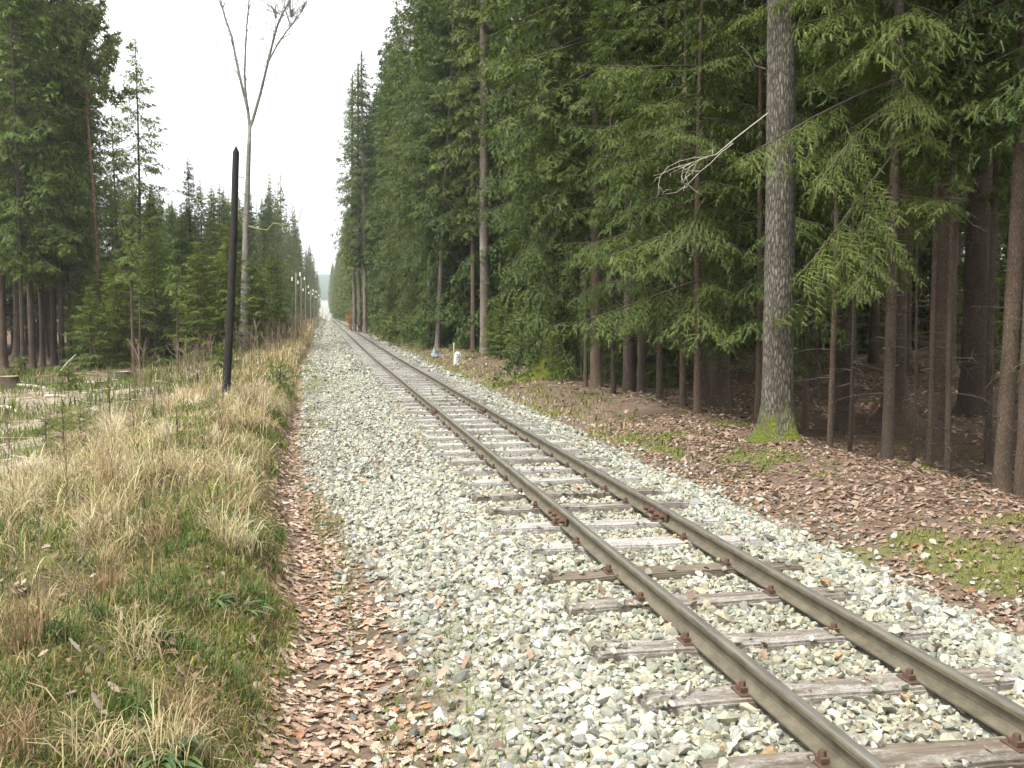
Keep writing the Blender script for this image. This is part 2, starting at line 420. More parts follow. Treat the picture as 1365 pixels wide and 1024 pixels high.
def rail_mesh(x0, y0, y1, step):
    ys = np.concatenate([np.arange(y0, y1, step), [y1]])
    xs = x0 + track_dx(ys) + (vnoise(ys*.35, ys*0+x0, 77)-.5)*.012
    zz = .004 + (vnoise(ys*.3, ys*0, 78)-.5)*.01
    V = np.stack([xs[:, None]+prof[None, :, 0], np.repeat(ys[:, None], NP, 1), zz[:, None]+prof[None, :, 1]], -1).reshape(-1, 3)
    k = len(ys); i = np.arange(k-1)[:, None]*NP; j = np.arange(NP)[None]
    Q = np.stack([i+j, i+NP+j, i+NP+(j+1) % NP, i+(j+1) % NP], -1).reshape(-1, 4)
    g = Geo()
    top = np.isin(Q[:, 0] % NP, [9, 10, 11])
    g.add(V, Q[~top], 0, None, False)
    b = g.n - len(V); g.f.append(Q[top].astype(np.int32)); g.m.append(np.full(top.sum(), 1, np.int32)); g.sm.append(np.full(top.sum(), False))
    # end caps as a fan of quads
    for e in (0, (k-1)*NP):
        g.f.append(np.array([[e+19, e, e+1, e+2], [e+19, e+2, e+3, e+18], [e+18, e+3, e+4, e+17], [e+17, e+4, e+5, e+16], [e+16, e+5, e+6, e+15], [e+15, e+6, e+7, e+14], [e+14, e+7, e+8, e+13], [e+13, e+8, e+9, e+12], [e+12, e+9, e+10, e+11]], np.int32))
        g.m.append(np.zeros(9, np.int32)); g.sm.append(np.zeros(9, bool))
    return g

def hex_bolt(g, c, axis, r=.014, h=.016):
    a = np.linspace(0, 2*np.pi, 6, endpoint=False); ring = np.stack([np.cos(a)*r, np.sin(a)*r], -1)
    ax = np.array(axis, float); u = np.array([0, 1.0, 0]) if abs(ax[1]) < .5 else np.array([1.0, 0, 0]); w = np.cross(ax, u)
    b = c + ring[:, :1]*u + ring[:, 1:]*w; t = b*1 + ax*h
    t = c + ax*h + (b-c)*.85
    V = np.vstack([b, t, [c+ax*h*1.05]]); j = np.arange(6)
    n0 = g.n; g.add(V, np.stack([j, (j+1) % 6, 6+(j+1) % 6, 6+j], -1))
    T = np.stack([6+j, 6+(j+1) % 6, np.full(6, 12)], -1)+n0
    g.f.append(T.astype(np.int32)); g.m.append(np.zeros(6, np.int32)); g.sm.append(np.zeros(6, bool))

JOINT = 7.75
rail_names = {0: 'left', 1: 'right'}
for k, x0 in enumerate((XL, XR)):
    side = ('left', 'right')[k]
    seg = [(-3, JOINT-.003), (JOINT+.003, 16.6), (16.606, 470)]
    lab = [f'near length of the {side} rail, from the frame edge to the first bolted joint',
           f'middle length of the {side} rail, between the first and second rail joints',
           f'far length of the {side} rail, running on to the vanishing point']
    for (a, b), lb in zip(seg, lab):
        o = rail_mesh(x0, a, b, .5 if b < 30 else 2.0).build('rail', [MAT['rail'], MAT['rail_top']])
        tag(o, lb, 'rail', 'rails of the narrow track')
        if b < 25:
            for sgn in (-1, 1):
                g = Geo(); xx = x0 + sgn*.016
                V, Qd = box_vf(min(xx, xx+sgn*.012), max(xx, xx+sgn*.012), b-.26, b+.26, .035, .084); g.add(V, Qd)
                fp = g.build('fishplate', MAT['rust'], o)
                for dy in (-.19, -.075, .075, .19):
                    gb = Geo(); hex_bolt(gb, np.array([xx+sgn*.012, b+dy, .059]), (sgn, 0, 0), .021, .036); gb.build('bolt', MAT['rust'], fp)

SP = .725
SLEEPERS = []   # (y, dx, rot, width)
rs = random.Random(5)
y = 2.60
while y < 92:
    SLEEPERS.append((y + rs.uniform(-.05, .05), rs.uniform(-.09, .09), rs.uniform(-.018, .018), rs.uniform(.19, .235), rs.uniform(1.72, 1.84)))
    y += SP
def sleeper_mesh(seed):
    q = np.random.default_rng(seed); g = Geo()
    nxs, nys = 24, 7
    bm = bmesh.new(); bmesh.ops.create_cube(bm, size=1.0)
    for vv in bm.verts: vv.co = Vector((vv.co.x*1.78, vv.co.y*.21, vv.co.z*.15 - .075))
    bmesh.ops.bevel(bm, geom=bm.edges[:], offset=.012, segments=2, affect='EDGES')
    bmesh.ops.subdivide_edges(bm, edges=[e for e in bm.edges if abs((e.verts[0].co-e.verts[1].co).x) > .5], cuts=30)
    bm.normal_update()
    for vv in bm.verts:
        n = vnoise(np.array([vv.co.x*5+seed*9]), np.array([vv.co.y*30]), 3)[0]-.5
        vv.co.z += n*.012*(1 if vv.co.z > -.05 else 0); vv.co.y += (vnoise(np.array([vv.co.x*3+seed*5]), np.array([np.sign(vv.co.y)]), 4)[0]-.5)*.022
        if abs(vv.co.x) > .86: vv.co.z -= abs(n)*.015; vv.co.x += n*.02
    me = bpy.data.meshes.new('sleeper'); bm.to_mesh(me); bm.free(); me.materials.append(MAT['sleeper']); return me
sl_meshes = [sleeper_mesh(s) for s in range(7)]
def plate_mesh():
    g = Geo(); V, Qd = box_vf(-.095, .095, -.06, .06, 0, .0085); g.add(V, Qd); return g.mesh('tie_plate', [MAT['rust']])
def clip_mesh(s):
    g = Geo(); V, Qd = box_vf(min(s*.052, s*.085), max(s*.052, s*.085), -.03, .03, .0105, .03); g.add(V, Qd)
    hex_bolt(g, np.array([s*.066, .0, .030]), (0, 0, 1), .017, .022); return g.mesh('rail_clip', [MAT['rust']])
pm = plate_mesh(); cms = {-1: clip_mesh(-1), 1: clip_mesh(1)}
ordn = ['', 'nearest', 'second', 'third', 'fourth', 'fifth', 'sixth', 'seventh', 'eighth', 'ninth', 'tenth', 'eleventh', 'twelfth', 'thirteenth', 'fourteenth', 'fifteenth', 'sixteenth', 'seventeenth', 'eighteenth', 'nineteenth', 'twentieth']
for k, (sy, dx, rz, w, ln) in enumerate(SLEEPERS):
    o = bpy.data.objects.new('sleeper', sl_meshes[k % 7]); COL.objects.link(o)
    xc = XC + float(track_dx(sy)) + dx*.6 + .02
    o.location = (xc, sy, .004); o.rotation_euler = (0, rs.uniform(-.004, .004), rz); o.scale = (ln/1.78, w/.21, 1)
    FROST = [.35, .5, .52, .45, .05, .85, .8, .5, .45, .8, .85, .65, .85, .95]
    fq = FROST[k-1] if 0 < k <= len(FROST) else (rs.uniform(.6, 1.05) if k else .45)
    o.color = (fq, fq, fq, 1)
    if k < 20: lb = f'weathered wooden sleeper across the track, {ordn[k+1]} one counted from the viewer'
    else: lb = 'pale weathered wooden sleeper among the distant closely spaced ones up the track'
    tag(o, lb, 'sleeper', 'wooden sleepers under the rails' if k < 20 else 'distant wooden sleepers under the rails')
    if sy < 22:
        for xr in (XL, XR):
            p = bpy.data.objects.new('tie_plate', pm); COL.objects.link(p); p.parent = o
            p.matrix_parent_inverse = Matrix.Identity(4)
            lx = (xr-xc); p.location = (lx/(ln/1.78), 0, .000); p.scale = (1.78/ln, .21/w, 1); p.rotation_euler = (0, 0, -rz)
            for s in (-1, 1):
                cc = bpy.data.objects.new('rail_clip', cms[s]); COL.objects.link(cc); cc.parent = p

# ------------------------------------------------------------------ ballast stones
def stone_proto(seed, npt):
    q = np.random.default_rng(seed); P = q.normal(size=(npt, 3)); P /= np.linalg.norm(P, axis=1)[:, None]
    P *= np.array([1, q.uniform(.6, .95), q.uniform(.45, .8)]) * q.uniform(.8, 1.05, (npt, 1))
    bm = bmesh.new()
    for p in P: bm.verts.new(p)
    r = bmesh.ops.convex_hull(bm, input=bm.verts[:])
    bmesh.ops.delete(bm, geom=[v for v in bm.verts if not v.link_faces], context='VERTS')
    bmesh.ops.triangulate(bm, faces=bm.faces[:]); bmesh.ops.recalc_face_normals(bm, faces=bm.faces[:]); bm.verts.index_update()
    V = np.array([v.co[:] for v in bm.verts]); T = np.array([[v.index for v in f.verts] for f in bm.faces]); bm.free(); return V, T
near_st = [stone_proto(100+k, 13) for k in range(9)]; far_st = [stone_proto(200+k, 7) for k in range(6)]

def rand_rot(n, rng):
    q = rng.normal(size=(n, 4)); q /= np.linalg.norm(q, axis=1)[:, None]; w, x, y, z = q.T
    return np.stack([np.stack([1-2*(y*y+z*z), 2*(x*y-z*w), 2*(x*z+y*w)], -1), np.stack([2*(x*y+z*w), 1-2*(x*x+z*z), 2*(y*z-x*w)], -1), np.stack([2*(x*z-y*w), 2*(y*z+x*w), 1-2*(x*x+y*y)], -1)], 1)

PAL_ST = np.array([(.45, .45, .365), (.51, .51, .43), (.37, .395, .325), (.48, .45, .33), (.40, .375, .29), (.56, .555, .49), (.24, .24, .21), (.36, .25, .15), (.45, .46, .44)])
PW_ST = np.array([.2, .17, .15, .12, .1, .1, .06, .015, .07]); PW_ST /= PW_ST.sum()

def scatter_stones(g, n, xr, yr, size, protos, rng, left_soft=True):
    xs = rng.uniform(*xr, n); ys = rng.uniform(*yr, n)
    lx = LX(xs, ys)
    nz = fbm(xs*2, ys*2, 55)
    dens = sstep(.25, .95, lx + (nz-.5)*.5)*sstep(3.95, 3.55, xs+(nz-.5)*.3)
    dens = dens*(1-.75*sstep(.45, .62, fbm(xs*2.2, ys*.8, 78))*sstep(1.2, .75, lx)*sstep(.2, .6, lx))
    dens = np.maximum(dens, .06*(lx > .0)*(xs < 4.3))
    keep = rng.random(n) < dens
    for (sy, dx, rz, w, ln) in SLEEPERS:
        inside = (np.abs(ys-sy) < w/2-.004) & (np.abs(xs-XC-dx*.6) < ln/2-.01)
        keep &= ~(inside & (rng.random(n) < np.where(np.abs(xs-XC-dx*.6) > ln/2-.16, .86, .978)))
    for xr_ in (XL, XR): keep &= ~(np.abs(xs-xr_) < .045)
    xs = xs[keep]; ys = ys[keep]; n = len(xs)
    sz = size*np.exp(rng.normal(0, .30, n))*.5
    onsl = np.zeros(n, bool)
    for (sy, dx, rz, w, ln) in SLEEPERS[:60]: onsl |= (np.abs(ys-sy) < w/2) & (np.abs(xs-XC-dx*.6) < ln/2)
    between = sstep(1.3, 1.45, xs)*sstep(3.3, 3.1, xs)
    sz = np.where(np.abs(xs-XC) < .95, sz*.85, sz)
    zs = terrain(xs, ys) + sz*rng.uniform(-.1, .55, n) - between*.0
    zs = np.where(onsl, .008+sz*.4, zs)
    Rm = rand_rot(n, rng); pid = rng.integers(0, len(protos), n); cid = rng.choice(len(PAL_ST), n, p=PW_ST)
    col = PAL_ST[cid]*rng.uniform(.40, .88, (n, 1))
    yel = between*(rng.random(n)); col = col*(1-yel[:, None]*.10*np.array([0, .3, 1.4]))
    for k, (V, T) in enumerate(protos):
        m = pid == k; c = m.sum()
        if not c: continue
        W = np.einsum('nij,vj->nvi', Rm[m], V)*np.array([1, 1, .85])*sz[m][:, None, None] + np.stack([xs[m]+track_dx(ys[m]), ys[m], zs[m]], -1)[:, None]
        FF = (T[None]+np.arange(c)[:, None, None]*len(V)).reshape(-1, 3)
        g.add(W, FF, 0, np.repeat(col[m], len(V), 0))
g = Geo()
scatter_stones(g, 50000, (.0, 4.3), (2.2, 11), .058, near_st, RNG)
scatter_stones(g, 70000, (-.6, 4.2), (11, 27), .062, far_st, RNG)
scatter_stones(g, 46000, (-.9, 4.1), (27, 75), .10, far_st, RNG)
scatter_stones(g, 30000, (-1.0, 4.1), (75, 240), .20, far_st, RNG)
tag(g.build('ballast_gravel', MAT['stone'], color=True), 'pale crushed stone ballast around the sleepers', None, None, 'stuff')

# ------------------------------------------------------------------ fallen leaves
def leaf_protos():
    out_ = []
    for s in range(4):
        q = np.random.default_rng(300+s); lob = []
        ts = np.linspace(0, 1, 9)
        for k, t in enumerate(ts):
            w = .34*math.sin(math.pi*min(1, t*.92+.06))**.8*(1.0 if k % 2 else .58)
            lob.append((t, w*q.uniform(.8, 1.15)))
        V = []; 
        curl = q.uniform(-.35, .6); bend = q.uniform(-.3, .45)
        for t, w in lob:
            zc = bend*(t-.5)**2*1.2
            V += [(t-.5, -w, zc+curl*w*.9+q.uniform(-.04, .04)), (t-.5, 0, zc), (t-.5, w, zc+curl*w*.9+q.uniform(-.04, .04))]
        V = np.array(V); Qs = []
        for k in range(8): b = k*3; Qs += [(b, b+1, b+4, b+3), (b+1, b+2, b+5, b+4)]
        out_.append((V, np.array(Qs)))
    return out_
LEAFP = leaf_protos()
simple_leaf = (np.array([(-.5, 0, 0), (-.1, -.28, .08), (.5, 0, .03), (-.05, .28, .1)]), np.array([(0, 1, 2, 3)]))
PAL_LF = np.array([(.295, .20, .14), (.37, .275, .205), (.22, .14, .095), (.44, .36, .29), (.15, .098, .066), (.31, .195, .12), (.34, .165, .085)])
PW_LF = np.array([.26, .24, .16, .14, .1, .07, .03])

def scatter_leaves(g, xs, ys, size, protos, rng, lift=.012, tilt=.35, dark=1.0):
    n = len(xs); zs = terrain(xs, ys) + rng.uniform(.0, lift, n)
    sz = size*rng.uniform(.6, 1.25, n); az = rng.uniform(0, 2*np.pi, n)
    tx = rng.normal(0, tilt, n); ty = rng.normal(0, tilt, n)
    col = PAL_LF[rng.choice(len(PAL_LF), n, p=PW_LF)]*rng.uniform(.75, 1.2, (n, 1))*dark
    ca, sa = np.cos(az), np.sin(az)
    e = .04; gxn = (terrain(xs+e, ys)-terrain(xs-e, ys))/(2*e); gyn = (terrain(xs, ys+e)-terrain(xs, ys-e))/(2*e)
    pid = rng.integers(0, len(protos), n)
    for k, (V, Qd) in enumerate(protos):
        m = pid == k; c = m.sum()
        if not c: continue
        v = V[None]*sz[m][:, None, None]
        x = v[..., 0]*ca[m][:, None]-v[..., 1]*sa[m][:, None]; y_ = v[..., 0]*sa[m][:, None]+v[..., 1]*ca[m][:, None]
        z = v[..., 2] + x*(tx[m]+gxn[m])[:, None] + y_*(ty[m]+gyn[m])[:, None]
        W = np.stack([x+xs[m][:, None], y_+ys[m][:, None], z+zs[m][:, None]+.004], -1)
        FF = (Qd[None]+np.arange(c)[:, None, None]*len(V)).reshape(-1, 4)
        g.add(W, FF, 0, np.repeat(col[m], len(V), 0), True)

def rej(n, xr, yr, fn, rng):
    xs = rng.uniform(*xr, n); ys = rng.uniform(*yr, n); k = rng.random(n) < fn(xs, ys); return xs[k], ys[k]
g = Geo()
pathd = lambda x, y: sstep(-.62, -.30, LX(x, y))*sstep(.75, .25, LX(x, y))*(.35+.65*sstep(.35, .55, fbm(x*3, y*1.5, 91)))*sstep(26, 13, y)
xs, ys = rej(40000, (-1.2, .9), (2.0, 26), pathd, RNG); scatter_leaves(g, xs, ys, .064, LEAFP, RNG, .012, .16, 1.12)
xs, ys = rej(4800, (-4, -.3), (2.0, 12), lambda x, y: .25+.5*sstep(.5, .65, fbm(x*1.5, y*1.5, 92)), RNG); scatter_leaves(g, xs, ys, .047, LEAFP, RNG, .06, .45, .7)
bankd = lambda x, y: sstep(3.55, 4.0, x)*(1-.75*sstep(.60, .70, fbm(x*1.4, y*1.4, 33)))*sstep(9, 6, x)*(.45+.55*sstep(.35, .55, fbm(x*2.1, y*2.1, 34)))
xs, ys = rej(36000, (3.4, 9), (4.0, 15), bankd, RNG); scatter_leaves(g, xs, ys, .054, LEAFP, RNG, .016, .26, .8)
xs, ys = rej(26000, (4.2, 22), (8, 45), lambda x, y: .25+.75*sstep(.4, .6, fbm(x*.5, y*.5, 93)), RNG); scatter_leaves(g, xs, ys, .11, [simple_leaf], RNG, .03, .4, .8)
xs, ys = rej(950, (.3, 4.0), (2.4, 14), lambda x, y: .12+.88*((x < 1.1) | (np.abs(x-XC) < .5)), RNG); scatter_leaves(g, xs, ys, .06, LEAFP, RNG, .05, .6)
tag(g.build('fallen_leaves', MAT['leaf'], color=True), 'brown fallen oak leaves on the path and the bank', None, None, 'stuff')

# ------------------------------------------------------------------ grass, moss, stalks
def blades(g, xs, ys, h, w, lean, cols, rng, curve=.6, z0=0):
    n = len(xs); zs = terrain(xs, ys)-.01+z0; az = rng.uniform(0, 2*np.pi, n); hh = h*rng.uniform(.5, 1.25, n); ln = np.abs(rng.normal(lean, lean*.5, n))
    d = np.stack([np.cos(az), np.sin(az), np.zeros(n)], -1); s = np.stack([-np.sin(az+rng.normal(0, .6, n)), np.cos(az), np.zeros(n)], -1)*(w*rng.uniform(.6, 1.3, n))[:, None]
    b = np.stack([xs, ys, zs], -1); up = np.array([0, 0, 1.0])
    a = np.clip(ln, 0, 1.5)
    m1 = b + (d*np.sin(a*.5)[:, None] + up*np.cos(a*.5)[:, None])*(hh*.5)[:, None]
    m2 = m1 + (d*np.sin(a)[:, None] + up*np.cos(a)[:, None])*(hh*.3)[:, None]
    a3 = np.clip(a*(1+curve), 0, 2.4)
    t = m2 + (d*np.sin(a3)[:, None] + up*np.cos(a3)[:, None])*(hh*.28)[:, None]
    V = np.stack([b-s, b+s, m1+s*.85, m1-s*.85, m2+s*.6, m2-s*.6, t], 1)
    o = np.arange(n)[:, None]*7
    Qd = np.concatenate([o+np.array([0, 1, 2, 3]), o+np.array([3, 2, 4, 5])]); T = o+np.array([5, 4, 6])
    C = np.repeat(cols, 7, 0)
    n0 = g.n; g.add(V, Qd, 0, C, True)
    g.f.append((T+n0).astype(np.int32)); g.m.append(np.zeros(n, np.int32)); g.sm.append(np.ones(n, bool))

def pal(n, P, W, rng, var=.2):
    P = np.array(P); W = np.array(W, float); W /= W.sum(); return P[rng.choice(len(P), n, p=W)]*rng.uniform(1-var, 1+var, (n, 1))
GREEN = [(.075, .115, .02), (.115, .15, .03), (.05, .08, .015), (.16, .17, .04)]
STRAW = [(.40, .335, .165), (.50, .445, .26), (.31, .245, .12), (.36, .275, .145), (.22, .165, .085)]
gg = Geo(); gd = Geo(); gm = Geo(); gs = Geo()
lb = lambda x, y: sstep(-.28, -.55, LX(x, y)+(fbm(x*2, y*2, 71)-.5)*.4)
# short green turf on the near bank
xs, ys = rej(230000, (-4.5, -.2), (2.0, 9), lambda x, y: lb(x, y)*(.25+.75*sstep(.35, .6, fbm(x*1.3, y*1.3, 72)))*sstep(10, 6, y), RNG)
blades(gg, xs, ys, .085, .0026, .95, pal(len(xs), GREEN+STRAW[2:], [2.4, 2.2, 3, 2.2, 2.0, 2.0, 3.2], RNG, .3), RNG)
xs, ys = rej(90000, (-12, -.3), (7, 26), lambda x, y: lb(x, y)*(.16+.84*sstep(.42, .6, fbm(x*.8, y*.8, 73)))*(.3+.7*sstep(.4, .6, fbm(x*3, y*3, 173))), RNG)
blades(gg, xs, ys, .19, .005, .7, pal(len(xs), GREEN, [2, 3, 2, 2], RNG), RNG)
xs, ys = rej(20000, (-26, -1), (24, 46), lambda x, y: .1+.9*sstep(.5, .62, fbm(x*.35, y*.35, 74)), RNG)
blades(gg, xs, ys, .3, .014, .5, pal(len(xs), GREEN, [2, 3, 2, 2], RNG), RNG)
# dry straw grass
def strawd(x, y): return lb(x, y)*(.05+.95*sstep(.44, .62, fbm(x*.9+3, y*.6, 75)))*(.12+.88*sstep(.40, .62, fbm(x*3.1, y*2.3, 175)))*(.25+.75*sstep(3.6, 6.5, y+(x+1)*-.6))*(1-.95*sstep(-2.4, -3.5, x)*sstep(12.5, 15.5, y))
xs, ys = rej(34000, (-5, -.4), (2.1, 10), lambda x, y: strawd(x, y)*(.35+.65*sstep(5, 8, y)), RNG); blades(gd, xs, ys, .25, .0026, 1.15, pal(len(xs), STRAW, [3, 2, 3, 2, 2], RNG), RNG, .7)
xs, ys = rej(62000, (-9, -.6), (8, 22), strawd, RNG); blades(gd, xs, ys, .31, .0045, 1.0, pal(len(xs), STRAW, [3, 3, 2, 1, 1], RNG), RNG, .8)
xs, ys = rej(30000, (-9, -.6), (20, 60), lambda x, y: lb(x, y)*(.2+.8*sstep(.4, .6, fbm(x*.5, y*.3, 76)))*(1-.96*sstep(-2.3, -3.3, x)), RNG); blades(gd, xs, ys, .30, .011, .75, pal(len(xs), STRAW, [2, 2, 2, 2, 2], RNG), RNG, .8)
xs, ys = rej(9000, (-4, 0), (60, 220), lambda x, y: lb(x, y), RNG); blades(gd, xs, ys, .5, .04, .5, pal(len(xs), STRAW, [1, 1, 2, 2, 3], RNG), RNG)
xs, ys = rej(4000, (3.7, 5.2), (14, 90), lambda x, y: sstep(3.8, 4.1, x)*sstep(5.2, 4.5, x), RNG); blades(gd, xs+track_dx(ys), ys, .14, .012, .6, pal(len(xs), STRAW[2:]+[(.2, .22, .06)], [2, 2, 2, 2], RNG), RNG)
# moss: short dense bright blades
mossd = lambda x, y: sstep(.57, .68, fbm(x*1.4, y*1.4, 33))*sstep(3.9, 4.4, x)*sstep(8, 6.0, x)
xs, ys = rej(60000, (3.8, 8), (4.5, 16), mossd, RNG); blades(gm, xs, ys, .035, .0045, .8, pal(len(xs), [(.17, .19, .03), (.12, .155, .025), (.22, .23, .05)], [3, 2, 1], RNG), RNG, z0=.02)
ml = lambda x, y: sstep(-1.5, -.8, x)*sstep(-.2, -.5, LX(x, y))*sstep(.44, .58, fbm(x*1.6, y*1.6, 77))
xs, ys = rej(90000, (-1.7, -.1), (2.2, 10), ml, RNG); blades(gm, xs, ys, .03, .004, .8, pal(len(xs), [(.22, .24, .035), (.16, .19, .03), (.27, .26, .06)], [3, 2, 1], RNG), RNG)
xs, ys = rej(70000, (-1.4, 1.2), (2.3, 45), lambda x, y: sstep(.0, .3, LX(x, y))*sstep(1.25, .7, LX(x, y))*sstep(.47, .62, fbm(x*2.2, y*.8, 78)), RNG); blades(gm, xs, ys, .075, .004, .9, pal(len(xs), [(.16, .18, .05), (.11, .17, .035), (.28, .25, .12)], [2, 2, 2], RNG), RNG)
xs, ys = rej(9000, (3.75, 5.0), (13, 40), lambda x, y: sstep(.45, .6, fbm(x*.8, y*.5, 79))*sstep(4.8, 4.0, x), RNG); blades(gm, xs, ys, .07, .009, .8, pal(len(xs), [(.26, .28, .06), (.17, .21, .04)], [2, 1], RNG), RNG)
# low forest-floor greenery on the right
xs, ys = rej(16000, (4.3, 16), (10, 40), lambda x, y: sstep(.55, .66, fbm(x*.45, y*.45, 80)), RNG); blades(gg, xs, ys, .10, .012, .8, pal(len(xs), [(.07, .12, .025), (.10, .14, .03), (.12, .11, .04)], [2, 2, 1], RNG), RNG)
def tussocks(g, n, xr, yr, L, w, cols, rng, nb=110):
    xs, ys = rej(n, xr, yr, lambda x, y: lb(x, y), rng)
    for x, y in zip(xs, ys):
        k = int(nb*rng.uniform(.5, 1.3)); px = x+rng.normal(0, .05, k); py = y+rng.normal(0, .05, k)
        cc = np.array(cols[rng.integers(0, len(cols))])
        blades(g, px, py, L*rng.uniform(.6, 1.2), w, rng.uniform(.7, 1.4), np.clip(cc*rng.uniform(.65, 1.3, (k, 1)), 0, 1), rng, .9)
tussocks(gd, 46, (-3.4, -.3), (2.6, 7), .24, .0022, [(.36, .29, .15), (.30, .21, .11), (.24, .16, .085), (.42, .36, .2)], RNG)
tussocks(gd, 80, (-5, -.5), (6.5, 13), .36, .0032, [(.44, .37, .2), (.36, .28, .15), (.50, .44, .27), (.28, .21, .11)], RNG)
tussocks(gg, 130, (-3.6, -.3), (2.4, 10), .15, .003, [(.07, .12, .025), (.10, .15, .03), (.05, .09, .02)], RNG, 90)
tussocks(gd, 50, (-3.6, -.7), (12, 22), .40, .005, [(.46, .38, .23), (.38, .29, .17), (.55, .48, .34), (.26, .2, .12)], RNG)
xs, ys = rej(26000, (-4, -.3), (2.0, 9), lambda x, y: lb(x, y)*sstep(.55, .66, fbm(x*2.4, y*2.4, 181)), RNG)
blades(gd, xs, ys, .05, .004, 1.3, pal(len(xs), [(.20, .10, .05), (.26, .15, .08), (.15, .08, .045)], [2, 2, 2], RNG, .3), RNG)
tag(gg.build('green_grass', MAT['grass'], color=True), 'short green grass on the bank and clearing', None, None, 'stuff')
tag(gd.build('dry_grass', MAT['grass'], color=True), 'dry straw-coloured grass on the bank', None, None, 'stuff')
tag(gm.build('moss', MAT['grass'], color=True), 'bright green moss patches on the banks', None, None, 'stuff')
# bare brown stalks and brushwood
def stalk(g, p, h, rng, col, r=.006, br=4, spread=.5):
    k = 5; t = np.linspace(0, 1, k)[:, None]; a = rng.uniform(0, 6.28); ln = rng.uniform(.02, .25)
    P = p + np.array([math.cos(a)*ln*h, math.sin(a)*ln*h, h])*t + rng.normal(0, .02*h, (k, 3))*t
    add_tube(g, P, np.linspace(r, r*.35, k), 3, 0, col)
    for b in range(br):
        q = P[rng.integers(1, 4)]; a2 = rng.uniform(0, 6.28); l2 = h*rng.uniform(.15, .45)
        d = np.array([math.cos(a2)*spread, math.sin(a2)*spread, rng.uniform(.3, .9)]); d /= np.linalg.norm(d)
        add_tube(g, np.stack([q, q+d*l2*.5+rng.normal(0, .02, 3), q+d*l2]), [r*.5, r*.4, r*.2], 3, 0, col)
for n, xr, yr, hh, r, dens in ((130, (-5, -.7), (5, 11), .55, .004, None), (130, (-7, -.9), (10, 22), .8, .0055, None), (170, (-5, -1.2), (20, 48), 1.2, .010, None), (60, (-16, -6), (14, 36), .7, .007, None), (160, (-3.2, -1), (45, 120), 1.6, .02, None)):
    xs = RNG.uniform(*xr, n); ys = RNG.uniform(*yr, n); zs = terrain(xs, ys)
    for x, y_, z in zip(xs, ys, zs):
        stalk(gs, np.array([x, y_, z-.02]), hh*RNG.uniform(.5, 1.2), RNG, np.array([(.12, .085, .06), (.22, .16, .11), (.30, .25, .17), (.16, .10, .075)])[RNG.integers(0, 4)], r*RNG.uniform(.6, 1.2), RNG.integers(2, 6))
# brash on the clearing floor and needle twigs on the forest floor
def litter(g, n, xr, yr, ln, r, cols, fn=None):
    xs = RNG.uniform(*xr, n); ys = RNG.uniform(*yr, n)
    if fn is not None:
        k = RNG.random(n) < fn(xs, ys); xs = xs[k]; ys = ys[k]
    zs = terrain(xs, ys)
    for x, y_, z in zip(xs, ys, zs):
        a = RNG.uniform(0, 6.28); l = ln*RNG.uniform(.4, 1.5); d = np.array([math.cos(a), math.sin(a), RNG.normal(.03, .12)])*l*.5; p = np.array([x, y_, z+r*1.5])
        p2 = p + RNG.normal(0, .08*l, 3)*np.array([1, 1, .3])
        add_tube(g, np.stack([p-d, p2, p+d]), [r, r*.8, r*.4], 3, 0, np.array(cols[RNG.integers(0, len(cols))]))
BR = [(.42, .37, .29), (.30, .24, .18), (.20, .15, .11), (.5, .46, .38), (.26, .18, .12)]
litter(gs, 2300, (-24, -3.2), (12, 42), .7, .013, BR)
litter(gs, 700, (4.5, 18), (8, 40), .5, .009, [(.14, .10, .075), (.2, .15, .11), (.09, .065, .05)])
litter(gs, 900, (5.2, 14), (8, 24), .45, .006, [(.14, .10, .075), (.2, .15, .11), (.09, .065, .05)])
litter(gs, 420, (4.0, 8), (5, 13), .3, .004, [(.2, .14, .10), (.12, .08, .06)])
tag(gs.build('dry_brushwood', MAT['twigs'], color=True), 'bare brown stalks and brushwood litter', None, None, 'stuff')

# ------------------------------------------------------------------ spruce foliage
def nrm(v): return v/(np.linalg.norm(v, axis=-1, keepdims=True)+1e-9)

def shoots_tris(P, D, L, S, s, rng, npair):
    """needle tufts along shoots: P base, D direction, L length, S side vector"""
    n = len(P); tris = []
    nl = .036*s*(1.25 if s > 1.5 else 1); w = (.0075 if s < 1.5 else .011)*s
    for k in range(npair):
        t = (k+.35)/npair
        c = P + D*(L*t)[:, None]
        for sg in (-1, 1):
            d = nrm(D*1.15 + S*(sg*.60) + rng.normal(0, .24, (n, 3)))
            l = nl*rng.uniform(.7, 1.25, (n, 1))
            tris.append(np.stack([c-D*w, c+D*w, c+d*l], 1))
    up = np.cross(S, D)
    sd = S*(w*.9)
    tris.append(np.stack([P-sd, P+sd, P+D*(L*1.08)[:, None]], 1))
    return np.concatenate(tris)

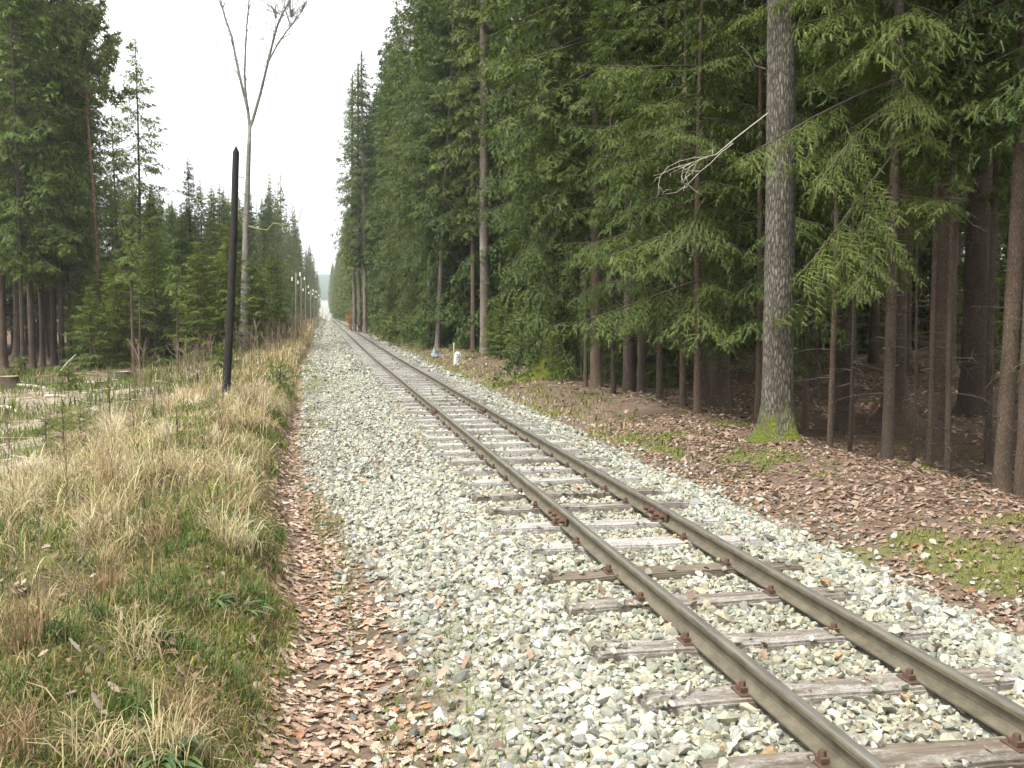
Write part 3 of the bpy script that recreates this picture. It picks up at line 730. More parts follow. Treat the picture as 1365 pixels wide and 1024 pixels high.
def make_branch(L, s, rng, hang=.6, droop=.25, inner=.2, dens=1.0, npair=4):
    """one spruce branch along +x; returns needle triangles and the wood axis points"""
    t = np.linspace(0, 1, 9)
    rise = rng.uniform(-.05, .05)
    ax = np.stack([t*L*.97, rng.normal(0, .05)*L*np.sin(t*3), L*(rise*t + .10*np.sin(t*2.6+rng.uniform(-.6, .6))*t - droop*1.5*t**2 + droop*1.0*t**4)], -1)
    def axis(u): return np.stack([np.interp(u, t, ax[:, k]) for k in range(3)], -1)
    Ps = []; Ds = []; Ls = []; Ss = []
    step = .085*s/L/dens; us = np.arange(inner, .985, step); us = us + rng.uniform(-.3, .3, len(us))*step
    for u in us:
        for sg in (-1, 1):
            if rng.random() < .18: continue
            p = axis(np.array([u]))[0]; p2 = axis(np.array([min(1, u+.03)]))[0]; T = nrm(p2-p)
            side = np.array([0, sg, 0.]); ang = R(rng.uniform(42, 68))
            l = (min(.75, .42*L*(1-u)**.75 + .14))*rng.uniform(.6, 1.1)
            if u < inner+.15: l *= .7
            hg = hang*rng.uniform(.3, 1.3)
            d0 = nrm(T*math.cos(ang) + side*math.sin(ang) + np.array([0, 0, -hg*.35]))
            m = max(2, int(l/(.065*s*1.0))); q = (np.arange(m)+.5)/m
            down = np.array([0, 0, -1.0])
            path = p + d0*(l*q)[:, None] + down*(hg*.55*l*q**2)[:, None]
            dirs = nrm(d0 + down*(hg*1.1*q)[:, None])
            sv = nrm(np.cross(dirs, np.array([0, 0, 1.0]))+1e-6)
            for sg2 in (-1, 1):
                ls = (.16-.07*q)*rng.uniform(.6, 1.2, m)*max(1, s*.62)
                dd = nrm(dirs*.75 + sv*(sg2*.72) + down*(.25+hg*.5*rng.random((m, 1))) + rng.normal(0, .27, (m, 3)))
                Ps.append(path); Ds.append(dd); Ls.append(ls); Ss.append(nrm(np.cross(dd, np.array([0, 0, 1.0]))+1e-6))
            # the branchlet's own axis shoot
            Ps.append(path[-1:]); Ds.append(dirs[-1:]); Ls.append(np.array([.13*max(1, s*.6)])); Ss.append(sv[-1:])
    u = np.arange(inner, 1.0, .05*s/L)
    pa = axis(u); da = nrm(axis(np.minimum(1, u+.02))-axis(np.maximum(0, u-.02)))
    Ps.append(pa); Ds.append(nrm(da+rng.normal(0, .3, da.shape))); Ls.append(np.full(len(u), .10*max(1, s*.6))); Ss.append(nrm(np.cross(da, np.array([0, 0, 1.0]))+1e-6))
    tr = shoots_tris(np.concatenate(Ps), np.concatenate(Ds), np.concatenate(Ls), np.concatenate(Ss), s, rng, npair)
    return tr.astype(np.float32), ax

LIBS = {}
def branch_lib(s, hang, npair, dens=1.0):
    key = (s, hang, npair, dens)
    if key not in LIBS:
        rng = np.random.default_rng(int(s*100+hang*10+npair))
        lib = []
        for L in (.5, .9, 1.4, 2.0, 2.7, 3.4):
            for k in range(2 if L > 1 else 3):
                lib.append((L,)+make_branch(L, s, rng, hang*rng.uniform(.8, 1.2), .12+.10*hang*(L > 1), .12 if L < 1.2 else rng.uniform(.18, .34), dens, npair))
        LIBS[key] = lib
    return LIBS[key]

def spruce_crown(H, z0, Lmax, seed, lod, hang=.7, whorl=.38, perw=5, top_lod=None, zsplit=99, bias=None, pitch_low=-28, pitch_top=35, power=.75, gap=.0, fullbase=False, mats=('spruce_needles',), dead=None):
    """foliage + branch wood of a spruce as one mesh; lod = (s, npair, dens)"""
    rng = np.random.default_rng(seed); g = Geo(); tris = []; 
    z = z0
    while z < H-.15:
        f = (z-z0)/(H-z0)
        up = (H-z)/H
        Lz = Lmax*min(1.0, (up*1.55)**power)
        if not fullbase: Lz *= min(1, .45+f*4.5)
        sp = whorl*(1-.45*f)
        nb = perw if f < .85 else max(3, perw-1)
        a0 = rng.uniform(0, 6.28)
        for b in range(nb):
            if rng.random() < gap: continue
            a = a0 + b*2*np.pi/nb + rng.normal(0, .25)
            L = Lz*rng.uniform(.62, 1.12)
            if bias is not None: L *= 1 + bias[1]*math.cos(a-bias[0])
            if L < .2: L = .2
            zz = z + rng.uniform(-.5, .5)*sp
            pit = R(pitch_low + (pitch_top-pitch_low)*f**1.3 + rng.normal(0, 7))
            ss, npair, dens = lod if zz < zsplit else top_lod
            lib = branch_lib(ss, hang, npair, dens)
            cand = sorted(lib, key=lambda e: abs(e[0]-L))[:3]; e = cand[rng.integers(0, len(cand))]
            k = L/e[0]
            ca, sa, cp, sp_ = math.cos(a), math.sin(a), math.cos(pit), math.sin(pit)
            Rm = np.array([[ca*cp, -sa, -ca*sp_], [sa*cp, ca, -sa*sp_], [sp_, 0, cp]])*k
            if rng.random() < .5: Rm = Rm @ np.diag([1, -1, 1])
            off = np.array([0, 0, zz])
            tris.append((e[1].reshape(-1, 3) @ Rm.T + off).astype(np.float32))
            axp = e[2][::2] @ Rm.T + off
            r0 = .005+.0055*L
            add_tube(g, axp, np.linspace(r0, r0*.25, len(axp)), 4 if ss < 1.5 else 3, 1, cap=False)
        z += sp
    # leader
    T = np.concatenate(tris); n = len(T)//3
    g.add(T, np.arange(n*3).reshape(-1, 3), 0)
    if dead: dead_twigs(g, *dead)
    return g.mesh('crown', [MAT[mats[0]], MAT['wood_twig'], MAT['dead_twig']])

def trunk_mesh(H, r, seed, sides=10, flare=.5, flare_h=.35, bend=.15, mat='bark_spruce', roots=0, step=.6, top=.12):
    rng = np.random.default_rng(seed)
    z = np.concatenate([[-.35, -.1, 0, .08, .18, .3, .45, .65, .9], np.arange(1.3, H, step), [H]])
    f = np.clip(z/H, 0, 1); rad = r*(1-(1-top)*f**1.05)*(1+flare*np.exp(-np.maximum(z, -.1)/flare_h))
    px = bend*(np.sin(f*rng.uniform(2, 5)+rng.uniform(0, 6)) - 0)*f; py = bend*np.sin(f*rng.uniform(2, 5)+rng.uniform(0, 6))*f
    a = np.linspace(0, 2*np.pi, sides, endpoint=False)
    jit = 1 + rng.normal(0, .025, (len(z), sides))
    if roots:
        lob = np.zeros(sides)
        for k in range(roots):
            c = rng.uniform(0, 6.28); lob += rng.uniform(.5, 1.0)*np.exp(-((np.angle(np.exp(1j*(a-c))))/.33)**2)
        jit = jit + lob[None]*np.exp(-np.maximum(z, 0)/(flare_h*.9))[:, None]*.75
    g = Geo(); add_tube(g, np.stack([px, py, z], -1), rad, sides, 0, smooth=True, jitter=jit)
    return g.mesh('trunk', [MAT[mat]])

def dead_twigs(g, z0, z1, n, L, seed, r=.008, droop=.15):
    rng = np.random.default_rng(seed)
    for k in range(n):
        z = rng.uniform(.4, z1); a = rng.uniform(0, 6.28); d = np.array([math.cos(a), math.sin(a), rng.uniform(-.3, .3)]); l = rng.uniform(.10, .19)
        add_tube(g, np.stack([np.array([0, 0, z]), np.array([0, 0, z])+d*l*.6, np.array([0, 0, z])+d*l]), [r*1.6, r*1.3, r*.9], 5, 2, cap=True)
    for k in range(n):
        z = rng.uniform(z0, z1); a = rng.uniform(0, 6.28); l = L*rng.uniform(.25, 1.15); k_ = 5
        t = np.linspace(0, 1, k_)[:, None]; d = np.array([math.cos(a), math.sin(a), rng.uniform(-.25, .2)])
        P = np.array([0, 0, z]) + d*l*t + np.array([0, 0, -droop*l])*t**2 + rng.normal(0, .03*l, (k_, 3))*t
        add_tube(g, P, np.linspace(r, r*.3, k_), 4, 2, cap=False)
        for b in range(rng.integers(1, 5)):
            q = P[rng.integers(1, 4)]; dd = nrm(d + rng.normal(0, .6, 3)); l2 = l*rng.uniform(.15, .4)
            add_tube(g, np.stack([q, q+dd*l2*.5, q+dd*l2+np.array([0, 0, -.1*l2])]), [r*.5, r*.35, r*.15], 3, 2, cap=False)

def obj_of(me, name, parent):
    o = bpy.data.objects.new(name, me); COL.objects.link(o); o.parent = parent; return o

def proto(kind, crown, trunk):
    root = empty(kind, (0, 0, 0))
    obj_of(trunk, 'trunk', root)
    if crown is not None: obj_of(crown, 'crown', root)
    return root

NEAR = (.8, 5, .95); NEARC = (1.1, 4, .9); MID = (1.9, 3, 1.0); MIDC = (2.6, 2, 1.0); FAR = (4.2, 1, 1.0); VFAR = (5.2, 1, 1.0)

class Kind:
    """first use moves the prototype itself, later uses copy it"""
    def __init__(s, build): s.build = build; s.root = None; s.used = False
    def put(s, x, y, rz, sc, label, cat, group, name=None, z=None, tilt=(0, 0)):
        if s.root is None: s.root = s.build()
        if z is None: z = tz(x, y)-.03
        if not s.used:
            o = s.root; o.location = (float(x), float(y), float(z)); o.rotation_euler = (tilt[0], tilt[1], rz); o.scale = (sc, sc, sc) if not isinstance(sc, tuple) else sc; s.used = True
        else: o = dup(s.root, (x, y, z), rz, sc, tilt)
        if name: o.name = name
        for k in ('label', 'category', 'group'):
            if k in o: del o[k]
        return tag(o, label, cat, group)

K = {}
# interior: bare bole, crown starting high, dead twigs below
for q in range(3):
    K['inner%d' % q] = Kind(lambda q=q: proto('spruce_tree', spruce_crown(21+q, 4.6+q*.9, 2.2, 40+q, MID, .8, .5, 4, MIDC, 9, gap=.12, dead=(1.0, 6, 34, 1.3, 60+q)), trunk_mesh(21+q, (.17, .21, .15)[q], 50+q, 12, .55, .4, .2, roots=(0, 4, 0)[q])))
# edge trees with drooping branches low down, longest towards the light (local -x)
for q in range(3):
    K['edge%d' % q] = Kind(lambda q=q: proto('spruce_tree', spruce_crown(25-q, (1.5, .9, 2.2)[q], 2.9, 70+q, MID, 1.0, .42, 5, MIDC, 11, (math.pi, .30), -32, 32, .7, gap=.06, fullbase=True), trunk_mesh(25-q, (.22, .18, .24)[q], 80+q, 12, .5, .4, .15)))
for q in range(4):
    K['far%d' % q] = Kind(lambda q=q: proto('spruce_tree', spruce_crown(24-q*.7, (1.0, 2.4, .8, 3.4)[q], 2.7-.1*q, 90+q, FAR, .8, .5, 5, FAR, 99, None, -25, 35, .8, gap=.08, fullbase=True, mats=('distant_spruce_needles',) if False else ('spruce_needles',)), trunk_mesh(24-q*.7, .2, 100+q, 7, .4, .4, .1)))
for q in range(3):
    K['young%d' % q] = Kind(lambda q=q: proto('young_spruce', spruce_crown((5.2, 6.6, 4.2)[q], .3, (1.35, 1.5, 1.2)[q], 110+q, (2.2, 2, 1.0), .45, .34, 5, None, 99, None, -12, 42, .9, gap=.05, fullbase=True, mats=('young_spruce_needles',)), trunk_mesh((5.2, 6.6, 4.2)[q], .07, 120+q, 7, .3, .2, .06)))
# slim trees of the near right edge: thin stem, feathery branches hanging from ~1.5 m up
for q in range(2):
    K['slim%d' % q] = Kind(lambda q=q: proto('slim_spruce', spruce_crown((11, 9)[q], (1.9, 1.6)[q], (1.75, 1.5)[q], 130+q, NEARC, .75, .36, 4, MID, 6.5, (math.pi*1.1, .25), -16, 30, .6, gap=.10, fullbase=True, dead=(.4, 2.2, 12, .7, 150+q, .005)), trunk_mesh((11, 9)[q], (.06, .05)[q], 140+q, 9, .25, .25, .12)))

MAT_N = {m.name: m for m in bpy.data.materials}
for a, b in (('spruce_needles', 'needles'), ('young_spruce_needles', 'needles_young'), ('distant_spruce_needles', 'needles_blue'), ('pine_needles', 'needles_pine')): MAT[a] = MAT[b]

def build_bare_stem(name, base, H, r, seed, label, cat, group, crown_from, Lmax, top, mat='bark_spruce', ndead=14, deadz=(1, 3.2), deadL=.7, bias=None, lod=NEARC, zsplit=7.5, tilt=(0, 0), roots=0, sides=14, flare=.25, whorl=.42, hang=.85, pitch_low=-26, perw=4, fullbase=False):
    root = empty(name, base); root.rotation_euler = (tilt[0], tilt[1], 0)
    obj_of(trunk_mesh(H, r, seed, sides, flare, .3, .08, mat, roots, .5, top), 'trunk', root)
    obj_of(spruce_crown(H, crown_from, Lmax, seed+1, lod, hang, whorl, perw, MIDC, zsplit, bias, pitch_low, 30, .6, gap=.1, fullbase=fullbase, dead=(deadz[0], deadz[1], ndead, deadL, seed+2, .006)), 'crown', root)
    return tag(root, label, cat, group)

occupied = []
def free(x, y, d):
    return all((x-a)**2+(y-b)**2 > d*d for a, b in occupied)
def P2(u, depth):
    p = ground_at(u, depth); occupied.append((p[0], p[1])); return p

# ---- the near right: oak and individually modelled stems
def build_oak():
    base = P2(1038, 12.4); root = empty('oak_tree', base)
    g = Geo(); rng = np.random.default_rng(3)
    H = 17; z = np.concatenate([[-.3, -.1, 0, .06, .13, .22, .33, .48, .7, 1.0], np.arange(1.4, 11, .4)]); sides = 28
    rad = .188*(1-.22*np.clip(z/11, 0, 1))*(1+.55*np.exp(-np.maximum(z, 0)/.18))
    a = np.linspace(0, 2*np.pi, sides, endpoint=False); lob = .5*np.exp(-((np.angle(np.exp(1j*(a-2.4))))/.5)**2) + .4*np.exp(-((np.angle(np.exp(1j*(a-5.2))))/.4)**2) + .3*np.exp(-((np.angle(np.exp(1j*(a-.6))))/.4)**2)
    jit = 1 + rng.normal(0, .012, (len(z), sides)) + lob[None]*np.exp(-np.maximum(z, 0)/.22)[:, None]*.8
    px = .03*np.sin(z*.5)-.012*z; add_tube(g, np.stack([px, .02*np.sin(z*.7), z], -1), rad, sides, 0, jitter=jit)
    obj_of(g.mesh('trunk', [MAT['bark_oak']]), 'trunk', root)
    # leafless upper limbs
    gl = Geo()
    for k in range(7):
        z0 = 6.5+k*.65; an = k*2.4; l = 3.2-.2*k; t = np.linspace(0, 1, 7)[:, None]
        d = np.array([math.cos(an), math.sin(an), .8]); Pp = np.array([px[-1], 0, z0]) + d*l*t*.8 + rng.normal(0, .08, (7, 3))*t
        add_tube(gl, Pp, np.linspace(.07, .012, 7), 7, 0)
        for b in range(6):
            q = Pp[rng.integers(2, 7)]; dd = nrm(d+rng.normal(0, .7, 3)); l2 = rng.uniform(.5, 1.3)
            add_tube(gl, np.stack([q, q+dd*l2*.5+rng.normal(0, .06, 3), q+dd*l2]), [.018, .012, .005], 4, 0)
    obj_of(gl.mesh('limbs', [MAT['bark_oak']]), 'limbs', root)
    # bleached dead limb reaching left over the edge
    D = 12.2; off = np.array([float(v) for v in root.location])
    def pts(L, dj=0): return np.array([at(u, v, D-.25-dj*k*.06) for k, (u, v) in enumerate(L)]) - off
    gw = Geo()
    ln = [([(1024, 152), (1000, 169), (977, 187), (954, 206), (944, 209), (924, 217), (897, 225), (884, 230), (872, 233)], .013, .004),
          ([(977, 190), (962, 203), (944, 219), (934, 228), (917, 246), (901, 257), (882, 259)], .009, .003), ([(944, 209), (925, 210), (905, 215), (890, 224), (880, 236), (878, 249), (884, 257)], .007, .003),
          ([(922, 217), (912, 224), (909, 234), (913, 248)], .006, .003), ([(934, 212), (920, 222), (914, 235), (917, 248), (926, 255), (934, 259)], .006, .002), ([(918, 219), (905, 226), (893, 231)], .005, .002), ([(950, 207), (950, 200)], .006, .004), ([(932, 214), (924, 226), (920, 232)], .004, .002)]
    for L, r0, r1 in ln:
        p = pts(L, 1); add_tube(gw, p + rng.normal(0, .006, p.shape), np.linspace(r0, r1, len(p))*.62, 6, 0)
        for kk in range(4):
            q3 = p[rng.integers(1, len(p))]; d3 = nrm((p[-1]-p[0])/np.linalg.norm(p[-1]-p[0])+rng.normal(0, .7, 3)); l = rng.uniform(.06, .2); add_tube(gw, np.stack([q3, q3+d3*l*.5+rng.normal(0, .012, 3), q3+d3*l]), [.003, .0024, .0012], 4, 0)
    o = obj_of(gw.mesh('dead_limb', [MAT['dead_white']]), 'dead_limb', root); o['label'] = 'bleached dead limb with curling bare twigs'
    for L, r0, r1 in [([(1020, 92), (1006, 88), (1000, 75), (993, 66), (987, 62)], .012, .005), ([(1048, 16), (1062, 4), (1072, -8)], .02, .012)]:
        gs_ = Geo(); p = pts(L); add_tube(gs_, p, np.linspace(r0, r1, len(p)), 6, 0); obj_of(gs_.mesh('stub_branch', [MAT['dead_twig']]), 'stub_branch', root)
    return tag(root, 'furrowed grey oak trunk with bright green moss round its foot', 'tree')
build_oak()

G_SLIM = 'slim bare stems at the near forest edge'
build_bare_stem('spruce_tree', P2(1187, 11.6), 15, .066, 210, 'straight brown spruce stem with a pale bare branch, right of the mossy oak', 'tree', None, 2.9, 1.3, .35, ndead=16, deadz=(.8, 3.4), bias=(2.7, .5), perw=6, fullbase=True, whorl=.40, lod=NEAR, zsplit=6.5)
build_bare_stem('spruce_tree', P2(1341, 11.4), 18, .092, 220, 'thick reddish spruce trunk leaning slightly, near the right frame edge', 'tree', None, 4.2, 1.9, .4, ndead=14, deadz=(1.4, 4.2), tilt=(0, R(1.4)))
build_bare_stem('spruce_tree', P2(1368, 11.0), 15, .07, 230, 'grey-green trunk cut by the right frame edge', 'tree', None, 4.6, 1.6, .4, ndead=5, tilt=(0, R(.6)))
for u, dep, r, H, lb_ in ((1109, 14.0, .042, 9, 'thin straight stem between the oak and the branching spruce'), (1136, 13.4, .026, 7, 'thinnest dark pole stem just left of the branching spruce'), (1243, 11.9, .034, 9, 'left one of two thin stems in front of the thick dark trunk'),
                          (1268, 11.8, .036, 10, 'right one of two thin stems in front of the thick dark trunk'), (1222, 13.2, .022, 6, 'wispy pole stem standing right behind the branching spruce'), (1322, 14, .05, 11, 'thin dark stem just left of the leaning reddish trunk')):
    build_bare_stem('slim_spruce', P2(u, dep), H, r, int(u), lb_, 'tree', G_SLIM, 3.8, .8, .4, ndead=9, deadz=(.6, 3.4), deadL=.8, sides=8, lod=MID, tilt=(0, R(random.uniform(-.6, 1.0))))
build_bare_stem('spruce_tree', P2(1256, 14.6), 22, .13, 240, 'thick dark trunk with root flare behind the two thin stems', 'tree', None, 5, 2.2, .3, ndead=10, roots=4, flare=.6, lod=MID)
build_bare_stem('spruce_tree', P2(1196, 18.5), 22, .17, 250, 'dark spruce with broad buttress roots behind the branching spruce', 'tree', None, 5, 2.2, .3, ndead=10, roots=5, flare=1.2, lod=MID)
build_bare_stem('spruce_tree', P2(1302, 20), 23, .28, 260, 'very thick black trunk deep in shade left of the leaning reddish trunk', 'tree', None, 5.5, 2.2, .3, ndead=8, roots=3, flare=.5, lod=MID)
build_bare_stem('spruce_tree', P2(1128, 17.5), 20, .15, 255, 'dark reddish trunk in shade behind the thin straight stem', 'tree', None, 5, 2.0, .3, ndead=10, lod=MID)
build_bare_stem('spruce_tree', P2(960, 20.5), 22, .20, 270, 'stout dark trunk half hidden by a drooping spruce spray left of the oak', 'tree', None, 4.8, 2.4, .3, ndead=8, lod=MID)
build_bare_stem('spruce_tree', P2(839, 21.0), 24, .125, 280, 'tall brown trunk rising to the frame top, left one of a close pair', 'tree', None, 7.2, 2.0, .5, ndead=12, deadz=(2.5, 7), lod=MID)
build_bare_stem('spruce_tree', P2(855, 20.8), 18, .085, 290, 'slimmer brown trunk, right one of a close pair', 'tree', None, 5.0, 1.7, .35, ndead=8, lod=MID)
build_bare_stem('spruce_tree', P2(795, 21.6), 23, .125, 300, 'red-brown trunk standing alone right of the mossy rooted spruce', 'tree', None, 4.0, 2.3, .4, ndead=10, deadz=(1.6, 4.5), lod=MID, bias=(math.pi, .4))
build_bare_stem('slim_spruce', P2(781, 21.9), 12, .045, 310, 'thin stem touching the red-brown trunk on its left', 'tree', None, 3.4, 1.5, .4, ndead=8, lod=MID)
build_bare_stem('spruce_tree', P2(769, 26), 20, .075, 320, 'thin trunk on the leafy floor between mossy spruce and red-brown trunk', 'tree', None, 4.6, 1.6, .4, ndead=6, lod=MID)
# young feathery spruces with thin stems, left of the oak
def slim(u, dep, q, rz, sc, lab): 
    p = P2(u, dep); K['slim%d' % q].put(p[0], p[1], rz, sc, lab, 'tree', 'feathery young spruces at the near forest edge', 'slim_spruce')
slim(931, 15.6, 0, .0, 1.0, 'feathery slim spruce with a straight bare stem, just left of the oak')
slim(911, 17.2, 1, .7, 1.1, 'feathery slim spruce with a darker stem, standing left of the straight stemmed one')
slim(880, 19.6, 0, 1.5, 1.05, 'feathery slim spruce in front of the close pair of brown trunks')
slim(818, 19.4, 1, 2.2, 1.0, 'low feathery spruce between the red-brown trunk and the close pair')
slim(1012, 15.2, 1, 3.0, 1.1, 'feathery spruce behind the oak with pale sprays on both its sides')
slim(1075, 16.6, 0, -.5, .95, 'feathery spruce in shade behind the right side of the oak')
# mossy rooted spruce
def build_mossy():
    base = P2(739, 24.2); root = empty('mossy_spruce', base)
    obj_of(trunk_mesh(24, .25, 330, 18, 1.0, .45, .1, 'bark_mossy', 5, .5, .25), 'trunk', root)
    obj_of(spruce_crown(24, 1.3, 2.0, 331, (1.5, 3, 1.0), 1.15, .4, 5, MIDC, 10, (math.pi*1.05, .3), -46, 30, .65, gap=.10, fullbase=True), 'crown', root)
    return tag(root, 'old spruce with a moss-covered flaring foot and low drooping sprays', 'tree')
build_mossy()
build_bare_stem('spruce_tree', P2(646, 40), 25, .185, 340, 'tall smooth grey trunk running up past the white kilometre stone', 'tree', None, 8.5, 2.0, .55, 'bark_grey', ndead=16, deadz=(2, 9), deadL=1.6, lod=MID, sides=16)
build_bare_stem('spruce_tree', P2(631, 41.5), 22, .11, 350, 'slimmer brown trunk directly left of the tall grey trunk', 'tree', None, 5, 2.0, .4, ndead=12, lod=MID)
build_bare_stem('spruce_tree', P2(573, 46), 20, .12, 360, 'upright grey trunk beside the crumpled blue-grey sheet', 'tree', None, 4.6, 2.2, .4, 'bark_grey', ndead=8, lod=MID)
build_bare_stem('spruce_tree', P2(583, 44), 19, .115, 370, 'leaning grey trunk behind the crumpled blue-grey sheet', 'tree', None, 4.6, 2.2, .4, 'bark_grey', ndead=8, lod=MID, tilt=(0, R(3.0)))
for u, dep, lab in ((473, 88, 'left one of three pale trunks by the rust-red bush far up the track'), (480, 84, 'middle one of three pale trunks far up the track'), (487, 80, 'right one of three pale trunks far up the track')):
    build_bare_stem('spruce_tree', P2(u, dep), 22, .17, int(u), lab, 'tree', 'three pale trunks up the track', 6, 2.2, .4, 'bark_grey', ndead=6, lod=FAR, sides=8)

G_E = 'spruces along the right forest edge'
edge_pts = []
rq = random.Random(21)
yy = 26.5
n_edge = 0
while yy < 64:
    x = 6.6 + rq.uniform(-.5, .7) + float(track_dx(yy)) + (2.6 if yy < 40 else 0)
    if free(x, yy, 1.2): edge_pts.append((x, yy))
    yy += rq.uniform(2.0, 3.0)
for x, y_ in edge_pts:
    occupied.append((x, y_)); K['edge%d' % rq.randrange(3)].put(x, y_, rq.uniform(-.5, .5), rq.uniform(.82, 1.06), 'tall spruce with low drooping branches in the dense right-hand edge of the forest', 'tree', G_E, 'spruce_tree', tilt=(0, R(rq.uniform(-1, .6))))
yy = 30
while yy < 64:
    x = 9.4 + rq.uniform(-.9, .9)
    if free(x, yy, 1.3): occupied.append((x, yy)); K['edge%d' % rq.randrange(3)].put(x, yy, rq.uniform(-1, 1), rq.uniform(.85, 1.1), 'tall spruce in the second row behind the right-hand forest edge', 'tree', 'spruces of the second row on the right', 'spruce_tree')
    yy += rq.uniform(3.0, 4.2)
# small bushes at the edge foot
for u, dep, q, sc, lab in ((668, 35, 0, .42, 'small bushy green spruce at the foot of the tall grey trunk'), (690, 31, 2, .5, 'low green spruce sprawling left of the mossy rooted spruce'), (655, 37.5, 1, .3, 'tiny green spruce between the white kilometre stone and the tall grey trunk'), (520, 62, 1, .55, 'dark low spruce filling the right edge near the three pale trunks')):
    p = P2(u, dep); K['young%d' % q].put(p[0], p[1], u, sc, lab, 'young tree', 'small spruces at the right edge', 'young_spruce')
# far right wall
FARWOOD = []
yy = 64
while yy < 620:
    for row in range(2 if yy < 300 else 1):
        x = 5.5 - 1.1*float(sstep(130, 300, yy)) + row*3.0 + rq.uniform(-.6, .8) + float(track_dx(yy)); y2 = yy + rq.uniform(-1, 1)
        if free(x, y2, 1.0):
            occupied.append((x, y2)); sc = rq.uniform(.85, 1.08) if yy < 125 else rq.uniform(.62, 1.1)
            if yy < 125: K['far%d' % rq.randrange(4)].put(x, y2, rq.uniform(0, 6), sc, 'distant spruce in the tall dark wall of trees right of the vanishing track', 'tree', 'distant spruces right of the track', 'spruce_tree')
            else: FARWOOD.append((x, y2, sc))
    yy += 3.2 + (yy-64)*.014
# interior
cnt = 0; tries = 0
while cnt < 84 and tries < 6000:
    tries += 1
    yy = rq.uniform(9, 58); x = rq.uniform(7.4, 36)
    if x > yy*.86+3 or yy < 13 and x < 9.5: continue
    if not free(x, yy, 2.1): continue
    u, v, d = proj((x, yy, 1.5))
    if d < 13.5 or u > 1480: continue
    occupied.append((x, yy)); cnt += 1
    K['inner%d' % rq.randrange(3)].put(x, yy, rq.uniform(0, 6), rq.uniform(.75, 1.1), 'shaded spruce trunk deep inside the dark forest right of the track', 'tree', 'shaded trunks deep in the right-hand forest', 'spruce_tree')
for k in range(60):
    yy = rq.uniform(20, 56); x = rq.uniform(11, 44)
    if x > yy*.86 or not free(x, yy, 1.5): continue
    occupied.append((x, yy)); K['young%d' % rq.randrange(3)].put(x, yy, rq.uniform(0, 6), rq.uniform(.7, 1.3), 'young spruce growing in deep shade between the right-hand trunks', 'young tree', 'young spruces under the right-hand forest', 'young_spruce')
# unseen trees added beside and behind the viewer so their canopy shades the near forest
for x, y_ in ((8.2, 7.5), (9.5, 4), (12.5, 8), (13, 3), (16, 6), (8.5, 0), (12, -1), (17, 11)):
    if free(x, y_, 1.5): occupied.append((x, y_)); K['inner%d' % rq.randrange(3)].put(x, y_, rq.uniform(0, 6), 1.0, 'unseen spruce added outside the right frame edge to shade the near bank', 'tree', 'unseen spruces added beside the viewer for shade', 'spruce_tree')

# ---- left side
G_LB = 'tall trunks of the left-hand spruce block'
for u, dep, r, lab in ((4, 46, .24, 'stout trunk at the left frame edge of the spruce block'), (30, 43, .12, 'pale slender trunk standing forward of the left spruce block'), (43, 45, .19, 'dark straight trunk in the left spruce block, just right of the pale slender one'), (57, 47, .13, 'slim trunk in the middle of the left spruce block'), (72, 48, .19, 'stout trunk in the right half of the left spruce block'), (82, 47, .17, 'trunk close beside the stout one in the left spruce block'), (94, 49, .10, 'thin trunk at the right end of the left spruce block'), (114, 60, .14, 'trunk under low foliage between the left spruce block and the reddish pine')):
    p = P2(u, dep)
    root = empty('spruce_tree', p); obj_of(trunk_mesh(23, r*.78, int(u)+500, 10, .4, .35, .15, 'bark_spruce', 0, .8, .2), 'trunk', root)
    obj_of(spruce_crown(22 + (int(u) % 5), 4.5 + (int(u) % 3)*.8, 2.9, int(u)+600, (3.0, 2, 1.0), .9, .5, 5, (3.6, 1, 1.0), 12, None, -28, 32, .7, gap=.1, mats=('young_spruce_needles',), dead=(1.5, 5, 12, 1.2, int(u)+700, .012)), 'crown', root)
    tag(root, lab, 'tree', G_LB)
cnt = 0; tries = 0
while cnt < 34 and tries < 3000:
    tries += 1
    u = rq.uniform(-90, 118); dep = rq.uniform(50, 78); p = ground_at(u, dep)
    if not free(p[0], p[1], 2.3): continue
    occupied.append((p[0], p[1])); cnt += 1
    K['inner%d' % rq.randrange(3) if dep < 60 else 'far%d' % (1+2*rq.randrange(2))].put(p[0], p[1], rq.uniform(0, 6), rq.uniform(.8, 1.12), 'spruce standing deeper inside the tall block on the left', 'tree', 'spruces inside the left-hand block', 'spruce_tree')
